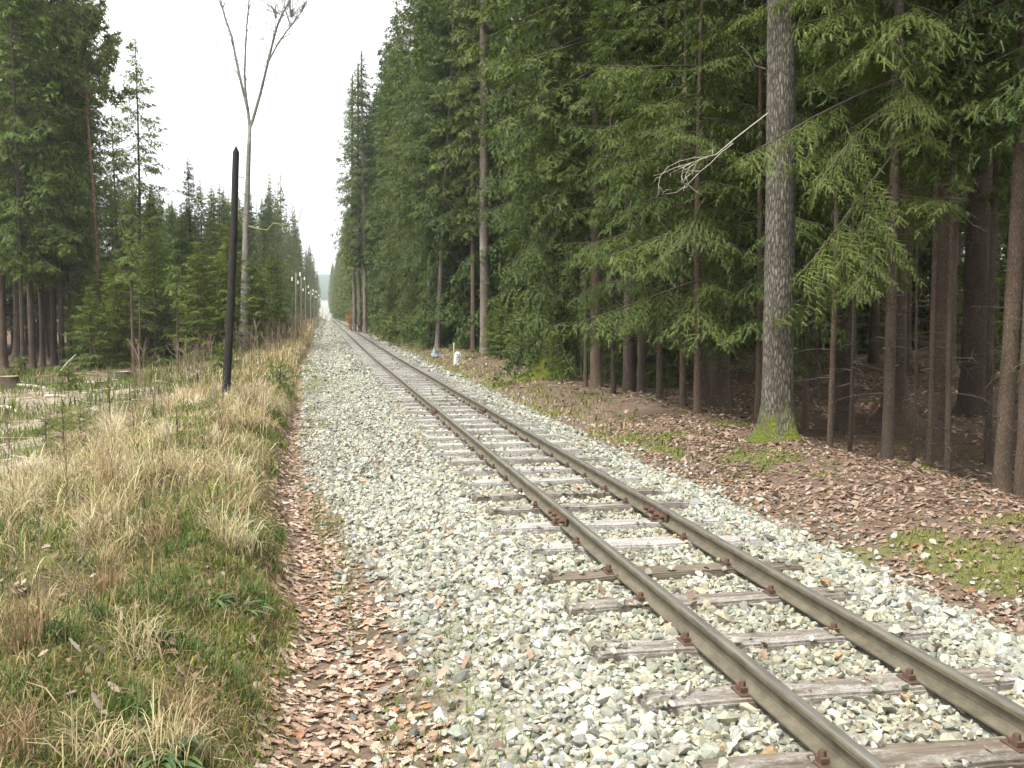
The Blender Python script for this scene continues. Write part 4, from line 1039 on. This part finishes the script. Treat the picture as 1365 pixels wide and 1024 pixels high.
def build_pine():
    p = P2(129, 46); root = empty('pine_tree', p); H = 16.0; rng = np.random.default_rng(9)
    g = Geo(); z = np.concatenate([[-.3, 0, .2, .5], np.linspace(1, H, 22)]); add_tube(g, np.stack([.12*np.sin(z*.35), .1*np.sin(z*.3+1), z], -1), (.10)*(1-.7*np.clip(z/H, 0, 1)), 10, 0)
    obj_of(g.mesh('trunk', [MAT['bark_pine']]), 'trunk', root)
    g = Geo(); T = []
    for k in range(30):
        z0 = H-4.6+4.5*(k/30)+rng.uniform(-.2, .2); a = rng.uniform(0, 6.28); l = (1.9*(1-((k/30))**2)+.3)*rng.uniform(.6, 1.1)
        d = np.array([math.cos(a), math.sin(a), rng.uniform(.0, .5)]); t = np.linspace(0, 1, 5)[:, None]; P_ = np.array([.12*math.sin(z0*.35), 0, z0]) + d*l*t + np.array([0, 0, .25*l])*t**2
        add_tube(g, P_, np.linspace(.035, .01, 5), 4, 1, cap=False)
        for c in range(9):
            q = P_[rng.integers(2, 5)] + rng.normal(0, .22, 3); n = 26; dd = nrm(rng.normal(0, 1, (n, 3))+np.array([0, 0, .5])); sd = nrm(np.cross(dd, rng.normal(0, 1, (n, 3))))*.05
            T.append(np.stack([q+dd*.04-sd, q+dd*.04+sd, q+dd*rng.uniform(.22, .42, (n, 1))], 1))
    T = np.concatenate(T).reshape(-1, 3); g.add(T, np.arange(len(T)).reshape(-1, 3), 0)
    obj_of(g.mesh('crown', [MAT['pine_needles'], MAT['bark_pine']]), 'crown', root)
    tag(root, 'slender pine with a bare orange-red trunk and a small airy top', 'pine')
build_pine()
def own_spruce(u, dep, H, z0, Lmax, seed, lab, lod=(3.2, 2, 1.0), gap=.12, perw=4, whorl=.5, hang=.8, mats='spruce_needles', name='spruce_tree', r=.14, cat='tree', power=.8, group=None, dead=0):
    p = P2(u, dep); root = empty(name, p)
    obj_of(trunk_mesh(H, r, seed, 8, .35, .3, .12), 'trunk', root)
    obj_of(spruce_crown(H, z0, Lmax, seed+1, lod, hang, whorl, perw, lod, 99, None, -25, 32, power, gap=gap, fullbase=False, mats=(mats,), dead=(.8, z0+.4, dead, .9, seed+2, .012) if dead else None), 'crown', root)
    return tag(root, lab, cat, group)
own_spruce(190, 66, 20.2, 4.5, 3.1, 800, 'tall narrow spruce with a thin top, alone against the sky right of the pine', (2.8, 2, 1.0), gap=.1, perw=5, mats='young_spruce_needles')
own_spruce(160, 70, 16.5, 3.5, 2.4, 810, 'ragged spruce between the pine and the tall narrow spruce', (2.8, 2, 1.0), gap=.15, mats='young_spruce_needles')
own_spruce(100, 60, 14, 4, 2.2, 815, 'spruce at the sloping right shoulder of the left block, behind the pine')
own_spruce(178, 38, 7.4, 3.6, 1.0, 820, 'small spruce on a long bare pale stem in the clearing', (2.6, 2, 1.0), r=.07, dead=14, name='young_spruce', cat='young tree', mats='young_spruce_needles', gap=.05)
own_spruce(186, 40, 5.4, 2.9, .7, 825, 'thinner bare-stemmed spruce leaning close to the pale-stemmed one', (2.6, 2, 1.0), r=.045, dead=10, name='young_spruce', cat='young tree', mats='young_spruce_needles')
own_spruce(236, 37, 4.8, 2.6, .9, 830, 'young spruce with a thin bare stem midway between pale-stemmed one and black pole', (2.6, 2, 1.0), r=.05, dead=10, name='young_spruce', cat='young tree', mats='young_spruce_needles')
own_spruce(205, 56, 9.5, 2.5, 1.9, 840, 'yellowish green spruce rising above the young thicket left of the bare tree', (3, 2, 1.0), mats='young_spruce_needles')
for u, dep, q, sc in ((120, 45, 0, .85), (136, 44, 1, .75), (146, 45, 2, .95), (112, 48, 1, .7), (196, 46, 0, .8), (222, 45, 2, 1.0)):
    p = P2(u, dep); K['young%d' % q].put(p[0], p[1], u, sc, 'young spruce in the dense thicket across the clearing behind the black pole', 'young tree', 'young spruces of the left thicket', 'young_spruce')
cnt = 0; tries = 0
while cnt < 74 and tries < 4000:
    tries += 1
    u = rq.uniform(108, 372); dep = rq.uniform(41, 66) + max(0, u-300)*.2; p = ground_at(u, dep)
    if not free(p[0], p[1], 1.25): continue
    occupied.append((p[0], p[1])); cnt += 1
    K['young%d' % rq.randrange(3)].put(p[0], p[1], rq.uniform(0, 6), rq.uniform(.72, 1.15), 'young spruce in the dense thicket across the clearing behind the black pole', 'young tree', 'young spruces of the left thicket', 'young_spruce')
# hazy far wood and the left wall of the corridor
for k in range(110):
    u = rq.uniform(150, 392); dep = rq.uniform(190, 330); p = ground_at(u, dep); FARWOOD.append((p[0], p[1], rq.uniform(.68, .95)))
yy = 72
while yy < 700:
    for row in range((3 if yy < 150 else 2) if yy < 320 else 1):
        x = -6.6 + 2.2*float(sstep(140, 340, yy)) - row*3.1 + rq.uniform(-1, 1) + float(track_dx(yy)) - max(0, 100-yy)*.10; y2 = yy + rq.uniform(-1.4, 1.4)
        h = (.52 + .42*float(sstep(80, 190, y2)))*rq.uniform(.85, 1.1)
        if yy < 125: K['far%d' % rq.randrange(4)].put(x, y2, rq.uniform(0, 6), h, 'distant spruce in the wall of trees left of the vanishing track', 'tree', 'distant spruces left of the track', 'spruce_tree')
        else: FARWOOD.append((x, y2, h*rq.uniform(.75, 1.12)))
    yy += 4.0 + (yy-72)*.02
for k in range(70):   # the wood closing the view deep behind the right-hand forest
    a_ = rq.uniform(.30, .80); d_ = rq.uniform(50, 72); FARWOOD.append((d_*math.sin(a_)+6, d_*math.cos(a_), rq.uniform(.7, 1.0)))
def build_farwood():
    protos_ = []
    for q in range(3):
        me = spruce_crown(24, (.8, 1.6, 1.0)[q], 2.4, 390+q, VFAR, .8, .62, 5, VFAR, 99, None, -25, 35, .9, gap=.16, fullbase=True)
        V = np.empty(len(me.vertices)*3, np.float32); me.vertices.foreach_get('co', V); V = V.reshape(-1, 3)
        Tn = [tuple(p.vertices) for p in me.polygons if len(p.vertices) == 3 and p.material_index == 0]; Tn = np.array(Tn); protos_.append((V[Tn.ravel()], len(Tn))); bpy.data.meshes.remove(me)
    g = Geo()
    for x, y_, sc in FARWOOD:
        V, n = protos_[rq.randrange(3)]; a = rq.uniform(0, 6.28); ca, sa = math.cos(a), math.sin(a); W = V*sc; z = tz(x, y_)
        W = np.stack([W[:, 0]*ca-W[:, 1]*sa+x, W[:, 0]*sa+W[:, 1]*ca+y_, W[:, 2]+z], -1)
        g.add(W, np.arange(n*3).reshape(-1, 3), 0)
        add_tube(g, np.array([(x, y_, z-.2), (x, y_, z+8*sc), (x, y_, z+23.5*sc)]), np.array([.2, .15, .03])*sc, 5, 1)
    tag(g.build('spruce_forest', [MAT['needles'], MAT['bark_spruce']]), 'far spruce forest merging into dark walls along the distant track', None, None, 'stuff')
build_farwood()

def build_bare_tree():
    D = 47.0; base = P2(325, D); root = empty('bare_tree', base); off = np.array(base)
    rng = np.random.default_rng(17)
    def pl(L, dep=0): return np.array([at(u, v, D+dep*k/len(L)) for k, (u, v) in enumerate(L)]) - off
    g = Geo()
    b = np.array([[0, 0, -.3]]); tr = np.vstack([b, pl([(325, 440), (326, 400), (327, 350), (328, 300), (330, 250), (331.5, 205), (333, 168)])])
    add_tube(g, tr, np.array([.22, .20, .185, .168, .145, .115, .098, .085]), 12, 0)
    obj_of(g.mesh('trunk', [MAT['bark_ash']]), 'trunk', root)
    gb = Geo()
    BR_ = [([(333, 170), (330, 145), (325, 125), (318.5, 98), (313.5, 74), (308.5, 47), (300, 24), (294, 0), (290, -30), (282, -70)], .10, .03, 1.5), ([(330, 147), (327, 120), (326, 98), (327, 67), (328.7, 37), (332, 0), (334, -40), (332, -80)], .075, .02, -1.5),
           ([(333, 170), (337, 160), (347, 125), (357, 84), (364, 54), (371, 30), (386, 0), (396, -30), (402, -60)], .10, .03, 1.0), ([(358, 82), (371, 57), (388, 34), (404, 13), (412, -8), (425, -40)], .05, .015, -2), ([(367, 45), (367, 20), (368, -5), (364, -40)], .03, .01, 1), ([(386, 36), (388, 22), (394, 8)], .02, .008, 1)]
    TW = [([(325, 93), (310, 77), (290, 61), (275, 40), (266, 24)], .028, .006), ([(317, 97), (305, 86), (292, 84), (278, 80), (266, 73)], .022, .006), ([(350, 116), (367, 104), (384, 80)], .022, .006), ([(330, 211), (345, 214), (358, 214), (375, 208)], .022, .006), ([(332, 210), (318, 211), (308, 207), (302, 185), (303, 160)], .02, .006),
          ([(326, 60), (323, 45), (320, 58)], .015, .006), ([(328, 55), (345, 54), (360, 51)], .014, .005), ([(359, 80), (355, 65), (353, 56)], .015, .006), ([(333, 190), (340, 182), (347, 176)], .013, .005), ([(326, 50), (323, 38), (323, 30)], .013, .005), ([(360, 88), (372, 90), (380, 78), (384, 68)], .014, .005)]
    for L, r0, r1, dp in BR_:
        p = pl(L, dp); add_tube(gb, p, np.linspace(r0*.80, r1*.9, len(p)), 7, 0)
        for k in range(26):
            q = p[rng.integers(len(p)//4, len(p)-1)]; q = q + (p[-1]-p[0])*rng.uniform(-.06, .06); d = nrm(np.array([rng.normal(0, .6), rng.normal(0, .6), .8])); l = rng.uniform(.5, 1.7); e1 = q+d*l*.5+rng.normal(0, .08, 3); e2 = q+d*l+rng.normal(0, .1, 3)
            add_tube(gb, np.stack([q, e1, e2]), [.017, .013, .008], 3, 0)
            for kk in range(3):
                d3 = nrm(d+rng.normal(0, .6, 3)); q3 = (e1, e2, q)[kk]; add_tube(gb, np.stack([q3, q3+d3*l*.25, q3+d3*l*.45+rng.normal(0, .03, 3)]), [.011, .008, .006], 3, 0)
    for L, r0, r1 in TW: p = pl(L, rng.uniform(-1.5, 1.5)); add_tube(gb, p, np.linspace(r0*.75, r1, len(p)), 4, 0)
    for L, r0, r1 in TW:
        p = pl(L)
        for kk in range(5):
            q3 = p[rng.integers(1, len(p))]; d3 = nrm(p[-1]-p[0]+rng.normal(0, 1.0, 3)); l = rng.uniform(.3, .9); add_tube(gb, np.stack([q3, q3+d3*l*.5+rng.normal(0, .05, 3), q3+d3*l]), [.008, .006, .003], 3, 0)
    obj_of(gb.mesh('branches', [MAT['bark_ash']]), 'branches', root)
    gm_ = Geo()
    for L, r0, r1 in (([(327, 287), (314, 278), (305, 273), (297, 266), (280, 263), (266, 268), (249, 261), (238, 254), (232, 251)], .07, .02), ([(328, 301), (335, 303), (346, 306), (357, 307), (364, 298), (381, 300), (392, 298), (398, 295), (401, 283), (403, 266)], .07, .018), ([(330, 262), (320, 255), (317, 246)], .03, .01), ([(381, 300), (390, 290), (396, 284)], .025, .008), ([(327, 310), (318, 290), (316, 270)], .04, .015), ([(266, 268), (262, 272)], .03, .015)):
        p = pl(L, rng.uniform(-1, 1)); add_tube(gm_, p, np.linspace(r0*.75, r1*.7, len(p)), 7, 0)
        for kk in range(5):
            q3 = p[rng.integers(1, len(p))]; d3 = nrm(rng.normal(0, .7, 3)+np.array([0, 0, .5])); l = rng.uniform(.3, .8); add_tube(gm_, np.stack([q3, q3+d3*l*.5+rng.normal(0, .05, 3), q3+d3*l]), [.010, .007, .003], 3, 0)
    o = obj_of(gm_.mesh('mossy_branches', [MAT['moss_branch']]), 'mossy_branches', root); o['label'] = 'two low crooked branches coated in green moss'
    tag(root, 'tall leafless tree forking into thin bare limbs against the white sky', 'tree')
build_bare_tree()

# ------------------------------------------------------------------ poles, stones and small things
def build_black_pole():
    b, d = hit(301, 532); b = np.array(b); 
    D = d; top = at(314.5, 203, D*1.0); off = b.copy(); root = empty('wooden_pole', b)
    g = Geo(); t = np.linspace(-.06, 1, 12)[:, None]; P_ = (top-b)*t; rng = np.random.default_rng(2)
    P_ = P_ + np.sin(t*3.1)*np.array([.02, 0, 0])
    rr = np.linspace(5.7, 4.3, 12)/F*D; sides = 14
    add_tube(g, P_, rr, sides, 0, cap=False, jitter=1+rng.normal(0, .02, (12, sides)))
    # chiselled, roof-like top
    tip = P_[-1]; ax = nrm(P_[-1]-P_[-2]); r = rr[-1]
    a = np.linspace(0, 2*np.pi, sides, endpoint=False); ring = tip + r*(np.cos(a)[:, None]*np.array([1, 0, 0])+np.sin(a)[:, None]*np.array([0, 1, 0]))
    V = ring.copy(); W = tip + ax*r*1.9 + r*.9*np.sin(a)[:, None]*np.array([0, 1, 0]) + .1*r*np.cos(a)[:, None]*np.array([1, 0, 0])
    V = np.vstack([V, W]); j = np.arange(sides); g.add(V, np.stack([j, (j+1) % sides, sides+(j+1) % sides, sides+j], -1))
    g.add(W, np.array([[0, k, k+1, k+2] for k in range(1, sides-2, 2)]))
    g.build('post', MAT['tar'], root)
    gi = Geo(); hp = (top-b)*.9; add_tube(gi, np.stack([hp+np.array([.05, 0, 0]), hp+np.array([.16, 0, -.01]), hp+np.array([.17, 0, .06])]), .009, 6, 0); gi.build('iron_hook', MAT['rust'], root)
    tag(root, 'black tarred wooden pole leaning in dry grass at the clearing edge', 'pole')
build_black_pole()
def tel_pole(u, vb, vt, w, lab, full=True):
    dep = {395: 52, 402: 64, 408: 78, 415: 96, 419.5: 114, 423.5: 140, 425.6: 175}[u]
    b = ground_at(u, dep); root = empty('telegraph_pole', b); H = CAMZ + (416-vt)/F*dep - b[2]; r = w*.4/F*dep
    g = Geo(); z = np.array([-.3, 0, H*.3, H*.7, H]); add_tube(g, np.stack([z*.012, z*0, z], -1), np.array([r*1.15, r*1.1, r, r*.92, r*.85]), 9, 0); g.build('post', MAT['pole_wood'], root)
    for sx, dz in ((1, -.12), (-1, -.36)):
        g = Geo(); x = H*.012; add_tube(g, np.array([(x, 0, H+dz-.1), (x+sx*.16, 0, H+dz-.1), (x+sx*.2, 0, H+dz-.06), (x+sx*.2, 0, H+dz)]), .012, 5, 0); br_ = g.build('bracket', MAT['rust'], root)
        g = Geo(); add_tube(g, np.array([(x+sx*.2, 0, H+dz-.04), (x+sx*.2, 0, H+dz-.0), (x+sx*.2, 0, H+dz+.02), (x+sx*.2, 0, H+dz+.06), (x+sx*.2, 0, H+dz+.12), (x+sx*.2, 0, H+dz+.15)]), np.array([.055, .062, .045, .055, .05, .02])*(.55+dep/230), 10, 0); g.build('insulator', MAT['porcelain'], br_)
    tag(root, lab, 'telegraph pole', 'telegraph poles left of the track')
for u, vb, vt, w, lab in ((395, 462, 364, 3.4, 'nearest telegraph pole with two white insulators left of the far track'), (402, 452, 370, 2.6, 'second telegraph pole, half hidden behind the nearest one'), (408, 446, 381, 2.4, 'third telegraph pole counted from the nearest, left of the track'), (415, 440, 386, 2.4, 'fourth telegraph pole, pale, standing close to the fifth'), (419.5, 436, 388, 2.0, 'fifth telegraph pole, just right of the pale fourth one'), (423.5, 432, 393, 1.6, 'sixth tiny telegraph pole near the vanishing track'), (425.6, 428, 398, 1.3, 'last tiny telegraph pole beside the vanishing point')):
    tel_pole(u, vb, vt, w, lab)

def build_kilometre_stone():
    b = ground_at(609, 33.5); root = empty('kilometre_stone', b); root.rotation_euler = (R(-4), R(3), -.25)
    bm = bmesh.new(); bmesh.ops.create_cube(bm, size=1)
    for v in bm.verts: v.co = Vector((v.co.x*.24*(1 if v.co.z < 0 else .88), v.co.y*.16, (v.co.z+.5)*.62-.15))
    bmesh.ops.bevel(bm, geom=[e for e in bm.edges if (e.verts[0].co.z+e.verts[1].co.z)/2 > .1], offset=.05, segments=3, affect='EDGES')
    bmesh.ops.subdivide_edges(bm, edges=bm.edges[:], cuts=1)
    for v in bm.verts: v.co += Vector((random.uniform(-1, 1), random.uniform(-1, 1), random.uniform(-1, 1)))*.004
    me = bpy.data.meshes.new('stone_block'); bm.to_mesh(me); bm.free(); me.materials.append(MAT['white_stone']); obj_of(me, 'stone_block', root)
    g = Geo()   # faded painted figures, no longer legible in the photograph
    for L in ([(-.03, .36), (.02, .39), (.05, .34), (.01, .28), (-.04, .26)], [(-.04, .20), (.03, .21), (.05, .15), (.0, .10), (-.04, .12)], [(.02, .28), (.05, .26)]):
        add_tube(g, np.array([(x, -.086, z) for x, z in L]), .011, 5, 0)
    obj_of(g.mesh('painted_figures', [MAT['mark_grey']]), 'painted_figures', root)
    tag(root, 'small white kilometre stone with faded grey figures beside the track', 'marker stone')
build_kilometre_stone()
def build_white_post():
    b = ground_at(487.5, 104); root = empty('marker_post', b); g = Geo(); add_tube(g, np.array([(0, 0, -.2), (0, 0, .2), (0, 0, .42), (.0, 0, .5)]), np.array([.14, .13, .12, .07]), 8, 0); g.build('post', MAT['white_paint'], root)
    g = Geo(); add_tube(g, np.array([(0, 0, .5), (0, 0, .72), (0, 0, .8)]), np.array([.05, .05, .04]), 6, 0); g.build('cap', MAT['white_paint'], root)
    tag(root, 'short white marker post near the three pale trunks', 'marker post')
build_white_post()
def build_crossing():
    for u, v, h, dep, lab in ((439, 410, 1.6, 230, 'white post at the far crossing, taller one'), (435.5, 411, 1.1, 235, 'white post at the far crossing, shorter one')):
        b = ground_at(u, dep); root = empty('crossing_post', b); g = Geo(); V, Qd = box_vf(-.28, .28, -.1, .1, 0, h); g.add(V, Qd); V, Qd = box_vf(-.33, .33, -.14, .14, h+.002, h+.12); g.add(V, Qd); g.build('post', MAT['white_paint'], root)
        tag(root, lab, 'post', None)
build_crossing()
def build_plastic():
    b = ground_at(586, 38); rng = np.random.default_rng(4); n = 16
    xs, ys = np.meshgrid(np.linspace(-.42, .42, n), np.linspace(-.3, .3, n)); zz = .28*fbm(xs*5+3, ys*5, 5, 3) + .28*np.exp(-((xs+.25)**2+ys**2)/.02)*1.4 - .06
    zz = zz*np.clip(1.15-((xs/.42)**2+(ys/.3)**2)*.55, .15, 1)
    V = np.stack([xs, ys, zz], -1).reshape(-1, 3); i = np.arange(n-1)[:, None]*n; j = np.arange(n-1)[None]
    g = Geo(); g.add(V, np.stack([i+j, i+j+1, i+n+j+1, i+n+j], -1).reshape(-1, 4), 0, None, False)
    o = g.build('plastic_sheet', MAT['plastic'], loc=tuple(b)); 
    o.scale = (.8, .8, .7); md = o.modifiers.new('solid', 'SOLIDIFY'); md.thickness = .006
    tag(o, 'crumpled blue-grey plastic sheet lying at the feet of two grey trunks', 'plastic sheet')
build_plastic()
def build_stake():
    b = ground_at(604.5, 34.5); g = Geo(); add_tube(g, np.array([(0, 0, -.2), (.01, 0, .3), (.02, 0, .62)]), np.array([.03, .028, .022]), 7, 0); o = g.build('wooden_stake', MAT['stake'], loc=tuple(b))
    tag(o, 'yellowish mossy stake standing left of the white kilometre stone', 'stake')
build_stake()
def stump(u, v, r, h, lab, seed):
    b, d = hit(u, v); root = empty('tree_stump', b); rng = np.random.default_rng(seed); sides = 16
    jit = 1+rng.normal(0, .06, (5, sides)); z = np.array([-.15, 0, h*.3, h*.8, h])
    g = Geo(); add_tube(g, np.stack([z*0, z*0, z], -1), r*np.array([1.5, 1.3, 1.1, 1.0, .97]), sides, 0, cap=False, jitter=jit); g.build('bark', MAT['bark_spruce'], root)
    a = np.linspace(0, 2*np.pi, sides, endpoint=False); ring = np.stack([np.cos(a), np.sin(a), a*0], -1)*r*.97*jit[-1][:, None] + np.array([0, 0, h]); V = np.vstack([ring, [[0, 0, h+.01]]]); j = np.arange(sides)
    g = Geo(); g.add(V, np.stack([j, (j+1) % sides, np.full(sides, sides)], -1)); g.build('cut_face', MAT['stump_cut'], root)
    tag(root, lab, 'stump', 'stumps of the clearing')
stump(12, 516, .30, .36, 'big grey stump at the left frame edge of the clearing', 1)
stump(166, 507, .26, .3, 'dark stump with a blackened top in the middle of the clearing', 2)
stump(136, 517, .17, .2, 'small pale stump left of the blackened one', 3)
stump(153, 480, .22, .25, 'pale stump far back at the edge of the young thicket', 4)
stump(100, 496, .2, .2, 'low flat stump behind the brash on the left', 5)
def log(u0, v0, u1, v1, r, lab, mat='dead_white'):
    a, _ = hit(u0, v0); b, _ = hit(u1, v1); a = np.array(a)+[0, 0, r]; b = np.array(b)+[0, 0, r]; off = a.copy(); m = (a+b)/2 + np.array([.05, .05, .02])
    g = Geo(); add_tube(g, np.stack([a-off, m-off, b-off]), np.array([r, r*.9, r*.6]), 8, 0); o = g.build('fallen_branch', MAT[mat], loc=tuple(off)); tag(o, lab, 'branch', 'fallen branches of the clearing')
log(22, 516, 60, 520, .06, 'bleached fallen branch beside the big grey stump')
log(0, 545, 22, 552, .05, 'bleached fallen branch at the left frame edge, nearest in the clearing')
log(45, 514, 84, 514, .05, 'brown fallen log behind the bleached branch', 'dead_twig')
log(60, 530, 90, 531, .04, 'short pale fallen branch in the middle of the brash')
log(112, 512, 128, 513, .04, 'short pale branch lying before the small pale stump')
def leaning(): 
    a, d = hit(77, 500); a = np.array(a); b = at(101, 473, d-1.2); g = Geo(); add_tube(g, np.stack([a-a, (b-a)*.5+np.array([0, 0, .03]), b-a]), np.array([.035, .045, .02]), 7, 0); o = g.build('broken_branch', MAT['dead_white'], loc=tuple(a)); tag(o, 'pale broken branch sticking up slantwise in the clearing', 'branch')
leaning()
# small spruce seedlings and sapling stems standing in the grass
def seedling(u, v, h, w, lab, seed, bare=.35):
    b, d = hit(u, v); root = empty('spruce_seedling', b); rng = np.random.default_rng(seed); g = Geo(); s = max(.8, d/14)
    add_tube(g, np.stack([np.zeros(6), np.zeros(6), np.linspace(-.05, h, 6)], -1)+rng.normal(0, .006, (6, 3)), np.linspace(.012, .004, 6)*max(1, d/12), 6, 0); g.build('stem', MAT['wood_twig'], root)
    me = spruce_crown(h, h*bare, w, seed, (s, 3, 1.0), .25, .13, 4, None, 99, None, 5, 45, .8, gap=.2, fullbase=True, mats=('young_spruce_needles',)); me.name = 'foliage'; obj_of(me, 'foliage', root)
    tag(root, lab, 'seedling', 'spruce seedlings in the clearing')
seedling(147, 576, 1.05, .32, 'spruce seedling on a dark bare stem, tallest in the front of the clearing', 901, .62)
seedling(174, 560, .75, .25, 'sparse twiggy seedling right of the dark-stemmed one', 902, .45)
seedling(300, 500, .9, .5, 'bushy green seedling beside the black pole', 903, .05)
seedling(374, 516, .55, .42, 'round dark green seedling in the dry grass right of the black pole', 904, .05)
seedling(62, 596, .55, .4, 'low spreading seedling near the left frame edge', 905, .05)
seedling(108, 590, .6, .42, 'low spreading seedling left of the dark-stemmed one', 906, .05)
seedling(205, 566, .5, .35, 'low green seedling between the twiggy one and the black pole', 907, .05)
seedling(85, 610, .8, .22, 'pointed seedling leaning up behind the near grass', 908, .15)
seedling(92, 520, .9, .5, 'bright green seedling in the brash by the broken branch', 909, .05)
seedling(28, 500, .8, .45, 'yellow-green seedling before the spruce block', 910, .05)
seedling(236, 600, .5, .3, 'small green seedling in the tall straw left of the path', 911, .05)
def broad_plant(u, v, lab, seed, L=.17, n=34):
    b, d = hit(u, v); rng = np.random.default_rng(seed); g = Geo()
    for k in range(n):
        a = rng.uniform(0, 6.28); l = L*rng.uniform(.6, 1.2); e = rng.uniform(.3, 1.0); t = np.linspace(0, 1, 6); dx = np.array([math.cos(a), math.sin(a), 0]); s = np.array([-math.sin(a), math.cos(a), 0]); w = .011*rng.uniform(.7, 1.2)
        c = dx*(l*t)[:, None] + np.array([0, 0, 1.0])*(l*(e*t*1.3-1.15*e*t**2))[:, None]; ww = w*np.array([.5, 1, 1.05, .9, .6, .05])
        V = np.stack([c-s*ww[:, None], c+np.array([0, 0, -.003]), c+s*ww[:, None]], 1).reshape(-1, 3) + np.append(rng.normal(0, .03, 2), 0); Qd = []
        for i_ in range(5): q = i_*3; Qd += [(q, q+1, q+4, q+3), (q+1, q+2, q+5, q+4)]
        g.add(V, np.array(Qd), 0, np.array([(.035, .075, .018), (.05, .10, .022), (.075, .13, .03)])[rng.integers(0, 3)], True)
    o = g.build('woodrush_plant', MAT['woodrush'], loc=tuple(b), color=True); tag(o, lab, 'plant', 'broad-leaved rushes on the bank')
MAT['woodrush'] = col_mat('woodrush_leaf', .35, .2, 0, .5)
broad_plant(282, 806, 'dark glossy rush tuft on the bank beside the leafy path, left one', 1)
broad_plant(318, 816, 'dark glossy rush tuft hanging over the bank edge, right one', 2)
broad_plant(222, 1016, 'bright green fern-like tuft at the bottom frame edge', 3, .2, 40)
def red_bush():
    b = ground_at(468, 92); root = empty('beech_bush', b); rng = np.random.default_rng(8); g = Geo()
    for k in range(14): stalk(g, np.zeros(3), rng.uniform(1.5, 3.6), rng, np.array((.2, .14, .1)), .02, 5, .8)
    g.build('stems', MAT['twigs'], root, color=True); g = Geo(); n = 600; c = np.stack([rng.normal(0, .4, n), rng.normal(0, .4, n), np.abs(rng.normal(1.3, .7, n))+.2], -1); d = rng.normal(0, .07, (n, 2, 3))
    V = np.stack([c, c+d[:, 0], c+d[:, 1]], 1).reshape(-1, 3); g.add(V, np.arange(n*3).reshape(-1, 3), 0, np.repeat(np.array([(.38, .14, .06)])*rng.uniform(.7, 1.3, (n, 1)), 3, 0)); g.build('leaves', MAT['leaf'], root, color=True)
    root.scale = (.65, .65, .65); tag(root, 'rust-red leafy bush beside three pale trunks far up the track', 'bush')
red_bush()

# ------------------------------------------------------------------ camera, light, sky
cam = bpy.data.cameras.new('camera'); co = bpy.data.objects.new('camera', cam); COL.objects.link(co)
cam.sensor_width = 36; cam.lens = F/1365*36; cam.clip_end = 5000; cam.clip_start = .05
M = Matrix(((c_r[0], c_u[0], -c_f[0], 0), (c_r[1], c_u[1], -c_f[1], 0), (c_r[2], c_u[2], -c_f[2], CAMZ), (0, 0, 0, 1)))
co.matrix_world = M; scene.camera = co

SUN_EL, SUN_AZ = 60, -120     # overcast: a broad soft sun from the open left side, azimuth from +Y clockwise
sl = bpy.data.lights.new('sun', 'SUN'); sl.energy = 1.5; sl.angle = R(11); sl.color = (1.0, .97, .92)
so = bpy.data.objects.new('sun', sl); COL.objects.link(so)
az = R(SUN_AZ); el = R(SUN_EL); sd = Vector((math.sin(az)*math.cos(el), math.cos(az)*math.cos(el), math.sin(el)))
so.rotation_euler = sd.to_track_quat('Z', 'Y').to_euler()
w = bpy.data.worlds.new('World'); scene.world = w; w.use_nodes = True
nt = w.node_tree; bg = nt.nodes['Background']; sky = nt.nodes.new('ShaderNodeTexSky'); sky.sky_type = 'NISHITA'; sky.sun_disc = False
sky.sun_elevation = el; sky.sun_rotation = az; sky.dust_density = 6; sky.air_density = 1.6; sky.ozone_density = 1.0; sky.altitude = 400
hs = nt.nodes.new('ShaderNodeHueSaturation'); hs.inputs['Saturation'].default_value = .12
nt.links.new(sky.outputs[0], hs.inputs['Color'])
mxw = nt.nodes.new('ShaderNodeMix'); mxw.data_type = 'RGBA'; mxw.inputs[0].default_value = .6; mxw.inputs[7].default_value = (8.2, 8.3, 8.3, 1)   # an even cloud layer over the sky
nt.links.new(hs.outputs[0], mxw.inputs[6]); nt.links.new(mxw.outputs[2], bg.inputs['Color']); bg.inputs['Strength'].default_value = .08
vs = scene.view_settings; vs.view_transform = 'Standard'; vs.look = 'None'; vs.gamma = 1; vs.exposure = 2.02
cy = scene.cycles; cy.max_bounces = 7; cy.diffuse_bounces = 4; cy.glossy_bounces = 2; cy.transmission_bounces = 4; cy.use_denoising = True; cy.use_adaptive_sampling = True; cy.adaptive_threshold = .02

# ------------------------------------------------------------------ thin winter haze
V_, Q_ = box_vf(-460, 460, -40, 1950, -12, 130)
g = Geo(); g.add(V_, Q_); 
m, nt, N, L = new_mat('haze'); pv = N.new('ShaderNodeVolumePrincipled'); pv.inputs['Color'].default_value = (.88, .95, 1.0, 1); pv.inputs['Density'].default_value = .0004; pv.inputs['Anisotropy'].default_value = .2
oo = N.new('ShaderNodeOutputMaterial'); L.new(pv.outputs[0], oo.inputs['Volume'])
ho = g.build('haze', m); tag(ho, 'thin pale winter haze in the air', None, None, 'stuff')
